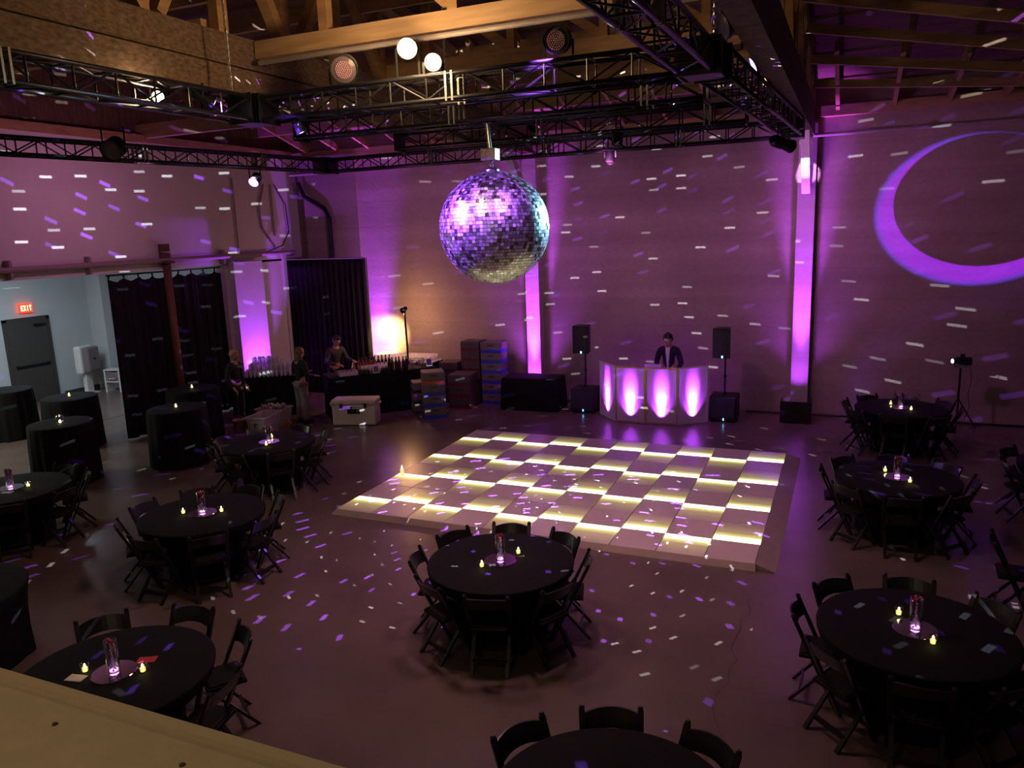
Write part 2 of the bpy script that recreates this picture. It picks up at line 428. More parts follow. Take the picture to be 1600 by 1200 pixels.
truss((-.1,.05),(5.45,.05), 'black box truss from which the mirror ball hangs')
truss((.2,2.15),(5.6,2.4), 'black box truss with brassy-lit chords behind the mirror ball truss')
truss((-3.15,4.95),(5.82,4.95), 'black box truss nearest the back wall, spanning behind the others')
truss((-4.45,-1.6),(-3.34,4.74), 'black box truss in front of the pale wall, farthest toward the exit')
truss((.35,-7.0),(.5,-1.78), 'black box truss under the strand-board roof truss')
truss((5.55,-6.0),(5.62,-1.68), 'black box truss descending from the top edge to the dark corner block')
truss((5.72,-1.25),(6.02,4.7), 'black box truss from the dark corner block to the bright pillar')
for x, y, lb in ((5.68,-1.48,'black truss corner block where the nearest truss meets the top-edge truss'),(.5,-1.55,'black truss corner block by the strand-board panel'),(-3.35,4.95,'black truss corner block above the drape'),(6.02,4.95,'black truss corner block beside the bright pillar')):
    mb = MB().box((0,0,.01),(.34,.34,.02)).box((0,0,.31),(.34,.34,.02))
    for sx in (-1,1):
        for sy in (-1,1): mb.box((sx*.15,sy*.15,.16),(.05,.05,.32))
    mb.box((0,.15,.16),(.3,.012,.3)).box((.15,0,.16),(.012,.3,.3))
    o = mb.build('hanging_truss_corner', M['truss']); o.location = (x,y,ZT-.01); tag(o, lb, 'truss corner', 'truss corner blocks')
# chains / slings that carry the grid
for x, y, lb in ((.5,-1.9,'gold-lit chain sling up from the truss by the strand board'),(5.7,-1.1,'gold-lit chain sling up from the dark corner block'),(5.7,4.2,'chain sling above the truss end by the bright pillar'),(2.2,.05,'chain sling over the mirror ball truss')):
    mb = MB(); z = 0; k = 0
    while z < 1.15:
        q = Matrix.Rotation(PI/2*(k%2), 3, 'Z')
        ring = [q @ Vector((.014*math.cos(a),0,.026*math.sin(a))) + Vector((0,0,z+.026)) for a in [2*PI*i/8 for i in range(9)]]
        mb.tube(ring, .006, 5, cap=False); z += .038; k += 1
    o = mb.build('hanging_chain', M['steel']); o.location = (x,y,ZT+.33); tag(o, lb, 'chain', 'truss slings')

# ------------------------------------------------------------------ fixtures on the truss
def par_can(loc, aim, label, lens=None, r=.11, L=.26, grp='lamps clamped to the truss', dots=False, name='stage_lamp'):
    if loc[2] < 5.75: name = 'hanging_' + name
    t = thing(name, label, 'stage light', loc, 0, grp)
    d = (Vector(aim)-Vector(loc)).normalized(); q = d.to_track_quat('Z','Y').to_matrix()
    mb = MB().lathe([(r*.55,-L),(r*.8,-L*.9),(r*.85,-L*.3),(r,0),(r*1.04,.02),(r*.98,.02),(r*.9,-.01)], 20, cap1=False)
    for k in range(6): mb.lathe([(r*.84,-L*.85+k*.03),(r*.93,-L*.84+k*.03),(r*.93,-L*.82+k*.03),(r*.84,-L*.81+k*.03)], 20, cap0=False, cap1=False)
    mb.xf(q.to_4x4()).build('housing', M['black_metal'], t)
    ln = MB().lathe([(r*.93,.0),(r*.6,.014),(.002,.02)], 20)
    ln.xf(q.to_4x4()).build('lens', lens or M['lens_off'], t)
    if dots:
        dm = MB()
        for i in range(5):
            for k in range(max(1, i*6)):
                a = 2*PI*k/max(1, i*6); dm.lathe([(.0085,.016),(.006,.026)], 8, (i*.021*math.cos(a), i*.021*math.sin(a), 0))
        dm.xf(q.to_4x4()).build('led_array', mat('led_dots', (.5,.28,.36), .2), t)
    yk = MB()
    x = q @ Vector((1,0,0)); x.z = 0; x.normalize()
    top = Vector((0,0,r*1.9)) if loc[2] < 5.75 else Vector((0,0,ZT+TW+.004-loc[2]+(d*L*.4).z))
    for s in (-1,1): yk.bar(x*s*r*1.12 - d*L*.4, x*s*r*1.12 - d*L*.4 + top, .025, .008)
    yk.bar(-x*r*1.12 - d*L*.4 + top, x*r*1.12 - d*L*.4 + top, .025, .008)
    yk.build('yoke', M['black_metal'], t)
    return t
par_can((2.60,-1.55,6.04), CAM, 'upper of the two glaring warm lamps above the mirror ball', M['lens_warm'], .105)
par_can((2.90,-1.55,5.87), CAM, 'lower of the two glaring warm lamps, sitting on the truss', M['lens_warm'], .09)
par_can((.28,-2.75,5.62), CAM, 'glaring warm lamp inside the truss below the strand board', M['lens_warm'], .06, .2)
par_can((1.75,-1.5,5.93), (5.2,-8,3.4), 'round unlit LED lamp on the nearest truss, away from the glare', r=.15, dots=True)
par_can((4.25,-1.5,5.93), (5.2,-8,4.6), 'round unlit LED lamp on the nearest truss with a honeycomb face', r=.13, dots=True)
par_can((5.75,-.95,5.98), (4.2,-2.2,5.2), 'finned black lamp tilted above the dark corner block', r=.14, L=.34)
par_can((5.55,-3.6,6.0), (3.0,-1,4), 'black lamp at the top edge on the descending truss', r=.13)
par_can((5.83,1.0,5.95), (3,0,4.2), 'black lamp in the middle of the truss leading to the bright pillar', M['lens_violet'], .10)
par_can((5.86,2.4,5.97), (6.9,-8,5.4), 'amber-lit lamp on the truss leading to the bright pillar', M['amber_lens'], .08)
par_can((6.05,4.1,5.25), (9.2,8.2,4.1), 'black profile lamp that throws the crescent', r=.1, L=.42)
par_can((-3.80,.05,5.58), (-2,-6,2.5), 'large black lamp hanging on the truss before the pale wall', r=.17)
par_can((-3.6,3.0,5.2), (-2,-3,1.0), 'brass-bodied lamp hanging low near the end of the pale wall truss', M['lens_violet'], .10)
par_can((.5,-2.2,5.62), (2.8,0,4.2), 'white-violet lamp in the truss aimed at the mirror ball', M['lens_white'], .07)
par_can((1.1,-1.5,5.33), (3,0,0), 'small lamp under the nearest truss by the strand board corner', M['lens_white'], .06, .16)
par_can((3.8,2.25,5.3), (3,1,0), 'small black lamp under the brassy truss', r=.08, L=.2)
par_can((2.9,4.95,5.28), (3,3,0), 'black lamp below the far truss above the booth', r=.09, L=.2)

# ------------------------------------------------------------------ mirror ball
BALL = Vector((2.81,.02,4.16)); BR = .70
mt = thing('ball_motor', 'battered pale motor box hanging between truss and mirror ball', 'motor', (2.79,.02,5.0))
MB().rbox((0,0,.06),(.20,.16,.15),.01).build('casing', mat('scuffed_metal', (.5,.42,.48), .35, metal=.6, var=.5, scale=25), mt)
MB().tube([(0,0,.13),(-.03,0,.46)], .028, 10).build('pole', M['steel'], mt)
MB().box((-.03,0,.46),(.10,.12,.04)).build('clamp', M['black_metal'], mt)
bt = thing('mirror_ball', 'large mirror ball hanging by a chain over the room', 'mirror ball', BALL)
tiles = MB(); rows = 50
rnd = random.Random(3)
for i in range(rows):
    th = PI*(i+.5)/rows; rad = BR*math.sin(th); n = max(6, int(2*PI*rad/(PI*BR/rows)))
    hh = PI*BR/rows*.435
    for k in range(n):
        ph = 2*PI*(k+.5)/n
        nrm = Vector((math.sin(th)*math.cos(ph), math.sin(th)*math.sin(ph), math.cos(th)))
        e = Vector((-math.sin(ph), math.cos(ph), 0)); f = nrm.cross(e)
        n2 = (nrm + e*rnd.gauss(0,.012) + f*rnd.gauss(0,.07)).normalized()
        e2 = (e - n2*e.dot(n2)).normalized(); f2 = n2.cross(e2)
        c = nrm*BR; w = PI*rad/n*.92
        tiles._add([c-e2*w-f2*hh, c+e2*w-f2*hh, c+e2*w+f2*hh, c-e2*w+f2*hh], [(0,1,2,3)])
mt_ = mat('mirror_tiles', (.86,.86,.9), .16, metal=1); nt = mt_.node_tree
at_ = nt.nodes.new('ShaderNodeNewGeometry'); rr_ = nt.nodes.new('ShaderNodeMapRange')
nt.links.new(at_.outputs['Random Per Island'], rr_.inputs[0]); rr_.inputs[3].default_value = .20; rr_.inputs[4].default_value = .62
nt.links.new(rr_.outputs[0], nt.nodes['Principled BSDF'].inputs['Roughness'])
tiles.build('mirror_tile_skin', mt_, bt)
MB().ball((0,0,0), BR*.985, seg=48).build('core', mat('ball_core', (.08,.08,.09), .5), bt, True)
MB().lathe([(.09,BR-.02),(.09,BR+.02),(.05,BR+.035),(.02,BR+.05)], 16).build('cap', M['steel'], bt)
ch = MB(); z = BR+.04; k = 0
while z < .86:
    q = Matrix.Rotation(PI/2*(k%2), 3, 'Z')
    ch.tube([q @ Vector((.016*math.cos(a),0,.03*math.sin(a))) + Vector((0,0,z+.02)) for a in [2*PI*i/8 for i in range(9)]], .006, 5, cap=False); z += .04; k += 1
ch.build('chain', M['steel'], bt)

# ------------------------------------------------------------------ dance floor
TS = .61; NX, NY = 10, 8; ZD = .08
df = thing('dance_floor', 'chequered light-up dance floor with glowing yellow squares', 'dance floor', (0,0,0))
MB().box((NX*TS/2,NY*TS/2,(ZD-.012)/2),(NX*TS,NY*TS,ZD-.012)).build('base', M['dark_trim'], df)
M['plain_panel'] = mat('milky_panel', (.72,.60,.60), .3, var=.04, scale=3)
def glow_panel(name, flip):
    """edge-lit panel: the strip lamp sits under one side, so the milky sheet gives off most light there"""
    m = bpy.data.materials.new(name); m.use_nodes = True; nt = m.node_tree; N = nt.nodes; L = nt.links
    b = N['Principled BSDF']; b.inputs['Base Color'].default_value = (.72,.62,.58,1); b.inputs['Roughness'].default_value = .3
    tc = N.new('ShaderNodeTexCoord'); sp = N.new('ShaderNodeSeparateXYZ'); L.new(tc.outputs['Generated'], sp.inputs[0])
    r = N.new('ShaderNodeValToRGB'); cr = r.color_ramp; cr.interpolation = 'EASE'
    cols = [(0,(2.6,2.5,1.5)),(.19,(2.3,2.2,.95)),(.31,(.50,.50,.08)),(.50,(.15,.145,.02)),(1,(.015,.013,.005))]
    while len(cr.elements) < len(cols): cr.elements.new(.5)
    for e, (p, c) in zip(cr.elements, cols): e.position = p; e.color = (c[0]/2.6,c[1]/2.6,c[2]/2.6,1)
    if flip:
        s = N.new('ShaderNodeMath'); s.operation = 'SUBTRACT'; s.inputs[0].default_value = 1; L.new(sp.outputs['Y'], s.inputs[1]); L.new(s.outputs[0], r.inputs[0])
    else: L.new(sp.outputs['Y'], r.inputs[0])
    L.new(r.outputs['Color'], b.inputs['Emission Color']); b.inputs['Emission Strength'].default_value = 2.0
    return m
M['glow_back'] = glow_panel('edge_lit_panel_far', True); M['glow_front'] = glow_panel('edge_lit_panel_near', False)
def panel_mesh(m, nm):
    return MB().rbox((0,0,0),(TS-.012,TS-.012,.02),.004,1).build(nm, m)
first = {}
for j in range(NY):
    for i in range(NX):
        lit = (i+j) % 2 == 0
        key = ('b' if j % 2 == 0 else 'f') if lit else 'p'
        m = {'b':M['glow_back'],'f':M['glow_front'],'p':M['plain_panel']}[key]
        if key not in first:
            o = panel_mesh(m, 'lit_panel' if lit else 'plain_panel'); first[key] = o
            o['label'] = 'glowing yellow floor panel' if lit else 'unlit milky floor panel'
        else: o = first[key].copy(); COL.objects.link(o)
        o.parent = df; o.location = ((i+.5)*TS,(j+.5)*TS,ZD-.01)
W, H = NX*TS, NY*TS
def ramp(poly_top, poly_bot): 
    mb = MB(); a = [(x,y,ZD-.002) for x,y in poly_top]; b = [(x,y,.002) for x,y in poly_bot]
    mb._add(a+b+[(x,y,.002) for x,y in poly_top], [(0,1,3,2),(2,3,5,4),(0,2,4),(1,5,3),(0,4,5,1)]); return mb
M['ramp'] = mat('aluminium_ramp', (.40,.32,.28), .45, metal=.2, var=.1, scale=6)
rw = .06
ramp([(0,0),(W,0)],[(-rw,-rw),(W+rw*.2,-rw)]).build('edge_ramp', M['ramp'], df)
ramp([(W,0),(W,H)],[(W+.24,-.02),(W+.24,H)]).build('edge_ramp', M['ramp'], df)
ramp([(W,H),(0,H)],[(W,H+rw),(-rw,H+rw)]).build('edge_ramp', M['ramp'], df)
ramp([(0,H),(0,0)],[(-rw,H+rw),(-rw,-rw)]).build('edge_ramp', M['ramp'], df)
c = thing('pillar_candle', 'single red-glowing candle standing on the edge of the dance floor', 'candle', (.12,1.72,ZD))
MB().lathe([(.03,0),(.03,.10),(.026,.12)], 14).build('wax', emis('red_wax_glow', (1,.25,.1), 2.5), c)
MB().lathe([(.004,.12),(.012,.14),(.001,.18)], 8).build('flame', M['flame'], c)

# ------------------------------------------------------------------ tables, chairs, centrepieces
def table_mesh(R=.765, Hh=.76, seed=0, flare=None):
    rg = random.Random(seed); ph = [rg.uniform(0,6.28) for _ in range(4)]
    fr = [rg.choice((11,13,15)), rg.choice((19,23,26)), rg.choice((6,7,8))]
    tuck = flare is None; flare = flare or 0
    prof = [(.01,Hh),(R*.5,Hh),(R*.97,Hh),(R-.004,Hh-.004),(R,Hh-.015),(R+flare*.25,Hh-.09),(R+flare*.8,Hh*.65),(R+flare,Hh*.35),(R+flare+.01,.004)]
    if tuck: prof = prof[:5] + [(R-.012,.68),(R-.10,.575),(R-.285,.48),(R-.295,.004)]
    am = [0,0,0,0,.001,.008,.016,.022,.026]
    f = lambda a, i: 1 + am[i]*(math.sin(fr[0]*a+ph[0])*.5 + math.sin(fr[1]*a+ph[1])*.35 + math.sin(fr[2]*a+ph[2])*.4)/R
    return MB().lathe(prof, 96, fn=f, cap0=True, cap1=False)
def chair_proto(label):
    t = thing('folding_chair', label, 'chair', (0,0,0), 0, 'black folding chairs')
    # local +Y faces the table
    s = MB().rbox((0,.0,.435),(.355,.33,.035),.012); s.rbox((0,.0,.458),(.32,.29,.02),.009); s.build('seat', M['seat'], t)
    top = Vector((.205,-.215,.80)); foot = Vector((.185,.15,0))
    for k in (-1,1):
        mb = MB().bar((k*top.x,top.y,top.z),(k*foot.x,foot.y,foot.z), .026, .042, (1,0,0))
        mb.lathe([(.010,0),(.020,.008),(.021,.02),(.012,.034)], 10, (k*top.x,top.y-.003,top.z-.006))
        mb.build('side_rail', M['chair'], t)
        MB().bar((k*.172,.13,.425),(k*.172,-.23,0), .024, .036, (1,0,0)).build('leg', M['chair'], t)
    # curved top slat
    sl = MB()
    P = []
    n = 10
    for i in range(n+1):
        u = i/n*2-1; x = .195*u; bow = -.045*(1-u*u); dip = .022*(1-u*u)
        zt, zb = .775+dip, .645+dip*1.2
        yt = top.y + (top.z-zt)*.475 + bow; yb = top.y + (top.z-zb)*.475 + bow
        P.append([sl.bm.verts.new(p) for p in ((x,yt-.008,zt),(x,yt+.008,zt),(x,yb+.008,zb),(x,yb-.008,zb))])
    for a, b in zip(P, P[1:]):
        for k in range(4): sl.bm.faces.new((a[k],a[(k+1)%4],b[(k+1)%4],b[k]))
    sl.bm.faces.new(P[0][::-1]); sl.bm.faces.new(P[-1])
    sl.build('backrest', M['chair'], t)
    MB().bar((-.172,-.145,.10),(.172,-.145,.10), .02, .045).build('stretcher', M['chair'], t)
    MB().bar((-.2,.10,.135),(.2,.10,.135), .02, .03).build('stretcher', M['chair'], t)
    return t
SIDES = ['crescent side','crescent and wall corner','back wall side','bar and wall corner','bar side','bar and balcony corner','balcony side','crescent and balcony corner']
def side_of(a): return SIDES[int(round((a % 360)/45)) % 8]
chair0 = None
def place_chair(cx, cy, ang, r, tname, jit=0):
    global chair0
    a = math.radians(ang); x, y = cx+r*math.cos(a), cy+r*math.sin(a)
    rz = a + PI/2 + math.radians(jit)
    lb = 'black folding chair, %s of the %s' % (side_of(ang), tname)
    if chair0 is None:
        chair0 = chair_proto(lb); chair0.location = (x,y,0); chair0.rotation_euler = (0,0,rz)
    else: dup(chair0, (x,y,0), rz, lb)
vase0 = plate0 = votive0 = None
def centrepiece(cx, cy, tname, z=.76, plate=True, va=20, vr=.24, vase=True):
    global vase0, plate0, votive0
    if plate:
        lb = 'round mirror plate under the flower vase on the %s' % tname
        if plate0 is None:
            plate0 = tag(MB().lathe([(.17,0),(.172,.004),(.168,.009)], 32).build('mirror_plate', M['mirror']), lb, 'mirror', 'table mirrors'); plate0.location = (cx,cy,z)
        else: dup(plate0, (cx,cy,z), 0, lb)
    zz = z + (.0095 if plate else 0)
    if vase:
        lb = 'glass cylinder vase of crimson petals on the %s' % tname
        if vase0 is None:
            v = thing('flower_vase', lb, 'vase', (cx,cy,zz), 0, 'flower vases')
            MB().lathe([(.046,0),(.048,.01),(.048,.27),(.044,.27),(.044,.012),(.01,.012)], 24).build('glass_cylinder', M['glass'], v, True)
            MB().lathe([(.034,.0125),(.034,.018),(.002,.019)], 14).build('light_base', emis('vase_light', (.85,.35,1), 5), v)
            bd = MB(); rg = random.Random(5)
            for k in range(40):
                a, rr, hz = rg.uniform(0,6.28), rg.uniform(0,.034), rg.uniform(.02,.12)
                bd.ball((rr*math.cos(a),rr*math.sin(a),hz), .0085, seg=6)
            bd.build('glass_beads', M['bead'], v)
            pt = MB()
            for k in range(26):
                a, rr, hz = rg.uniform(0,6.28), rg.uniform(0,.03), rg.uniform(.135,.275)
                pt.ball((rr*math.cos(a),rr*math.sin(a),hz), .018, (1,.8,.45), 8, Matrix.Rotation(rg.uniform(0,3),3,'X') @ Matrix.Rotation(rg.uniform(0,3),3,'Z'))
            pt.build('petals', M['petal'], v, True)
            vase0 = v
        else: dup(vase0, (cx,cy,zz), random.uniform(0,6), lb)
    if vase: offs = [(va, 'first'), (va+180, 'second')]
    else: offs = [(va, 'only')]
    for a, w in offs:
        r = math.radians(a); px, py = cx+vr*math.cos(r), cy+vr*math.sin(r)
        if not vase: px, py = cx, cy
        lb = {'first':'lit votive candle beyond the vase, %s','second':'lit votive candle before the vase, %s','only':'lit votive candle alone, %s'}[w] % tname
        if votive0 is None:
            v = thing('votive_candle', lb, 'candle', (px,py,z), 0, 'lit votive candles')
            MB().lathe([(.022,0),(.030,.006),(.036,.075),(.033,.075),(.027,.012),(.01,.01)], 16).build('glass_cup', M['glass'], v, True)
            MB().lathe([(.020,.012),(.023,.042),(.005,.046)], 12).build('wax', M['wax'], v, True)
            MB().lathe([(.004,.046),(.008,.058),(.001,.078)], 8).build('flame', M['flame'], v, True)
            votive0 = v
        else: dup(votive0, (px,py,z), 0, lb)
TABLES = [ # name, x, y, first chair angle, which of 8 chairs, seed, candle angle, chair distance
 ('table in front of the dance floor', 3.79,-2.29, 16, range(8), 1, 62, .685),
 ('nearest table under the crescent', 7.62,-2.42, -1, range(8), 2, 118, .70),
 ('middle table under the crescent', 7.68,1.79, 2, range(8), 3, 125, .70),
 ('table beside the tripod lamp', 7.93,6.02, 36, range(8), 4, 130, .71),
 ('table at the right frame edge', 9.98,3.0, 12, range(1,7), 5, 120, .72),
 ('table left of the dance floor', -.38,-2.2, 4, range(8), 6, 25, .74),
 ('table in front of the white bins', -1.9,.82, 6, range(8), 7, 120, .74),
 ('grey-lit table at the left frame edge', -3.9,-2.3, 9, (0,1,2,7), 8, 30, .76),
 ('table just below the ledge', 1.72,-5.25, 10, (0,1,2,3), 9, 20, .80),
 ('table cut by the bottom frame edge', 5.85,-5.27, 61, (0,1,2), 10, 40, .69)]
for n, x, y, a0, ks, sd, va, cr_ in TABLES:
    o = table_mesh(seed=sd).build('draped_table', M['cloth'], None, True); o.location = (x,y,0)
    tag(o, 'round %s, under floor-length black cloth' % n, 'table', 'round tables under black cloths')
    for k in ks:
        rg = random.Random(sd*10+k)
        place_chair(x, y, a0+45*k+rg.uniform(-1,1), cr_+rg.uniform(0,.02), n, rg.uniform(-2,2))
    if n.startswith('table cut') or n.startswith('table at'): continue
    centrepiece(x, y, n, va=va)
# a chair of a further table whose cloth stays outside the frame
place_chair(9.55,-.3, 172, .85, 'unseen table past the right frame edge', 4)
# paper cards on the table below the ledge and leaflet on the grey-lit table
for nm, x, y, rz, m, lb in (('place_card',1.82,-5.02,.5,M['red_card'],'red card lying beside the vase on the table just below the ledge'),('place_card',1.50,-5.42,.2,M['paper'],'pale card half hidden by the ledge on the table just below it'),('leaflet',-3.75,-2.45,.3,M['paper'],'pale leaflet beside the vase on the grey-lit table'),('leaflet',-4.02,-2.55,.1,M['paper'],'pale leaflet near the left frame edge on the grey-lit table')):
    o = MB().box((0,0,.0015),(.15,.09,.003)).build(nm, m); o.location = (x,y,.7605); o.rotation_euler = (0,0,rz); tag(o, lb, 'card')
# tall cocktail tables
CK = [('cocktail table by the pale floor patch',-5.72,-.12,21),('cocktail table before the exit door',-7.75,1.6,22),('cocktail table cut by the left frame edge',-10.0,1.75,23),('cocktail table before the steel column',-4.55,1.38,24),('cocktail table at the steel column foot',-5.75,2.95,25)]
for n, x, y, sd in CK:
    o = table_mesh(.52, 1.07, sd, .03).build('cocktail_table', M['cloth'], None, True); o.location = (x,y,0)
    tag(o, 'tall ' + n + ', under black cloth', 'table', 'tall cocktail tables')
    if 'left frame' in n: continue
    if 'pale floor' in n:
        g = thing('glass_globe', 'small glass globe candle holder on the cocktail table nearest the pale floor patch', 'candle', (x,y,1.07), 0)
        MB().lathe([(.02,.0),(.055,.02),(.075,.07),(.06,.12),(.035,.14)], 20, cap1=False).build('globe', M['glass'], g, True)
        MB().lathe([(.018,.004),(.018,.03),(.004,.05)], 10).build('flame', M['flame'], g, True)
    else: centrepiece(x, y, n, z=1.07, plate=False, vase=False)
o = table_mesh(seed=31, flare=-.05).build('draped_table', M['cloth'], None, True); o.location = (-1.22,-4.84,0)
tag(o, 'black cloth table edge at the left frame edge above the ledge', 'table', 'round tables under black cloths')

# ------------------------------------------------------------------ DJ booth
bx, by = 3.17, 7.05
pts = [(1.98,7.16),(2.50,6.58),(3.155,6.56),(3.82,6.60),(4.36,7.05)]
booth = thing('booth_facade', 'white four-panel folding booth facade glowing violet', 'booth', (bx,6.6,0))
M['scrim'] = bpy.data.materials.new('white_scrim'); M['scrim'].use_nodes = True
nt = M['scrim'].node_tree; nt.nodes.remove(nt.nodes['Principled BSDF'])
tr = nt.nodes.new('ShaderNodeBsdfTranslucent'); tr.inputs[0].default_value = (.9,.85,.9,1)
df_ = nt.nodes.new('ShaderNodeBsdfDiffuse'); df_.inputs[0].default_value = (.75,.7,.74,1)
ms = nt.nodes.new('ShaderNodeMixShader'); ms.inputs[0].default_value = .55
nt.links.new(df_.outputs[0], ms.inputs[1]); nt.links.new(tr.outputs[0], ms.inputs[2]); nt.links.new(ms.outputs[0], nt.nodes['Material Output'].inputs['Surface'])
PAN = []
for a, b in zip(pts, pts[1:]):
    a = Vector((a[0]-bx,a[1]-6.6,0)); b = Vector((b[0]-bx,b[1]-6.6,0)); d = (b-a).normalized(); n = Vector((d.y,-d.x,0))
    a2, b2 = a+d*.012, b-d*.012; t = .008
    mb = MB(); mb._add([a2+Vector((0,0,.03)),b2+Vector((0,0,.03)),b2+Vector((0,0,1.2)),a2+Vector((0,0,1.2))],[(0,1,2,3)]); mb.build('scrim_panel', M['scrim'], booth)
    fr = MB()
    for p in (a2, b2): fr.bar(p+Vector((0,0,.02)), p+Vector((0,0,1.22)), .022, .03, (d.x,d.y,0))
    for zz in (.025, 1.205): fr.bar(a2+Vector((0,0,zz)), b2+Vector((0,0,zz)), .03, .03)
    fr.build('panel_frame', M['gold'] if len(PAN) in (1,2) else M['white_plastic'], booth)
    PAN.append(((a2+b2)/2+Vector((bx,6.6,0)), n))
dt = thing('mixing_desk', 'black folding desk hidden behind the glowing booth', 'table', (3.2,7.06,0))
MB().box((0,0,.95),(1.3,.36,.04)).build('desk_top', M['black_metal'], dt)
for sx in (-.58,.58):
    for sy in (-.14,.14): MB().box((sx,sy,.465),(.04,.04,.93)).build('leg', M['black_metal'], dt)
lp = thing('laptop', 'violet-lit laptop with its lid up on the booth desk', 'laptop', (3.22,7.06,.972))
MB().rbox((0,.05,.012),(.36,.24,.02),.005).build('keyboard_base', M['steel'], lp)
MB().rbox((0,-.08,.135),(.36,.012,.24),.005, rot=Matrix.Rotation(.2,3,'X')).build('screen_lid', mat('laptop_lid', (.55,.5,.62), .35, metal=.5), lp)
# speakers on poles over subwoofers
def pa(x, y, which):
    s = thing('subwoofer', 'black subwoofer on the floor %s' % which, 'speaker', (x,y,0), 0, 'subwoofers beside the booth')
    MB().rbox((0,0,.29),(.56,.56,.52),.02).build('cabinet', M['black_metal'], s)
    MB().box((0,-.285,.31),(.5,.01,.42)).build('grille', mat('speaker_mesh', (.02,.02,.022), .7), s)
    MB().box((.02,-.292,.07),(.02,.006,.045)).build('indicator_light', M['led_blue'], s)
    ft = MB()
    for sx in (-.22,.22):
        for sy in (-.22,.22): ft.lathe([(.03,0),(.03,.032)], 10, (sx,sy,0))
    ft.build('rubber_feet', M['black_metal'], s)
    p = thing('speaker_pole', 'black pole carrying a loudspeaker %s' % which, 'pole', (x,y,.552), 0, 'speaker poles')
    MB().tube([(0,0,0),(0,0,.80)], .019, 10).lathe([(.035,0),(.035,.03)], 12, (0,0,0)).build('tube', M['black_metal'], p)
    MB().lathe([(.027,.36),(.03,.37),(.03,.42),(.027,.43)], 12).tube([(0,0,.4),(.05,0,.4)], .01, 6).build('collar', M['black_metal'], p)
    k = thing('loudspeaker', 'black loudspeaker up on a pole %s' % which, 'speaker', (x-.06,y,1.35), 0, 'loudspeakers on poles')
    mb = MB().prism([(-.18,-.17),(.18,-.17),(.13,.17),(-.13,.17)], 0, .62); mb.build('cabinet', M['black_metal'], k)
    MB().box((0,-.175,.32),(.335,.012,.55)).build('grille', bpy.data.materials['speaker_mesh'], k)
    MB().box((.02,-.183,.03),(.03,.006,.045)).build('indicator_light', M['led_blue'], k)
    return k
pa(1.56,7.42, 'beside the dark draped table')
pa(4.66,7.38, 'between booth and bright pillar')
# draped low table before the first pilaster
dtb = MB().rbox((0,0,.38),(1.36,.72,.76),.04,3)
for v in dtb.bm.verts:
    if v.co.z < .3: v.co.x *= 1.06 + .02*math.sin(v.co.y*20); v.co.y *= 1.08
o = dtb.build('draped_case', M['cloth'], None, True); o.location = (.28,7.40,.002); o.rotation_euler = (0,0,.05)
tag(o, 'low rectangular table under black cloth before the bright pillar near the booth', 'table')
btl = tag(MB().lathe([(.03,0),(.032,.02),(.032,.15),(.013,.2),(.013,.24)], 14).build('water_bottle', M['glass']), 'clear water bottle standing on the low black draped table', 'bottle'); btl.location = (.66,7.30,.765)
# uplight cover at the second pillar
ub = thing('uplight_box', 'black box hiding the uplight at the foot of the bright pillar', 'light box', (XL[1]-.02,7.62,0))
MB().box((0,-.22,.23),(.56,.02,.46)).box((-.29,0,.23),(.02,.44,.46)).box((.29,0,.23),(.02,.44,.46)).build('cover', M['black_metal'], ub)
MB().lathe([(.10,.0),(.12,.02),(.12,.16),(.09,.2)], 20, (0,0,.02)).build('uplight_can', M['black_metal'], ub)
for i, (x, y, lb) in enumerate(((XL[0],7.99+.02,'violet uplight on the floor behind the low draped table'),(-4.50,8.12,'violet uplight on the floor at the drape edge behind the bar'),(-6.42,6.0,'violet uplight on the floor at the pale pillar by the curtain'))):
    u = thing('floor_uplight', lb, 'stage light', (x,y if i else 7.94,0), 0, 'floor uplights')
    MB().lathe([(.06,.0),(.065,.02),(.065,.10),(.055,.12)], 18).build('housing', M['black_metal'], u)
    MB().lathe([(.05,.121),(.002,.124)], 18).build('lens', M['lens_violet'], u)

# ------------------------------------------------------------------ tripod lamp, right
tp = thing('tripod_lamp', 'black camera-style lamp on a tripod against the back wall', 'stage light', (9.02,7.72,0))
MB().tube([(0,0,.12),(0,0,1.22)], .02, 10).build('pole', M['black_metal'], tp)
for k in range(3):
    a = 2*PI*k/3+.4
    MB().tube([(0,0,.62),(.38*math.cos(a),.38*math.sin(a),.01)], .013, 8).build('leg', M['black_metal'], tp)
MB().rbox((.05,0,1.36),(.26,.14,.15),.015).box((.02,0,1.46),(.07,.06,.07)).box((0,0,1.25),(.20,.03,.03)).box((-.1,0,1.29),(.015,.03,.1)).box((.1,0,1.29),(.015,.03,.1)).build('lamp_head', M['black_metal'], tp)
MB().lathe([(.05,0),(.062,.06),(.062,.08),(.056,.08)], 16).xf(Matrix.Translation((-.08,-.02,1.36)) @ Matrix.Rotation(-PI/2,4,'Y') @ Matrix.Rotation(.5,4,'X')).build('lens_barrel', M['black_metal'], tp)
MB().lathe([(.05,.079),(.002,.085)], 16).xf(Matrix.Translation((-.08,-.02,1.36)) @ Matrix.Rotation(-PI/2,4,'Y') @ Matrix.Rotation(.5,4,'X')).build('lens', M['lens_white'], tp)
MB().tube([(.15,0,1.3),(.2,.02,1.0),(.16,.03,.7),(.2,.0,.45),(.12,0,.2)], .006, 5).build('cable', M['black_metal'], tp)
tag(MB().tube([(5.0,8.2,.02),(7,8.24,.02),(9.5,8.22,.02),(12,8.25,.02)], .02, 6).build('floor_cable', M['black_metal']), 'black cable lying along the foot of the back wall', 'cable')

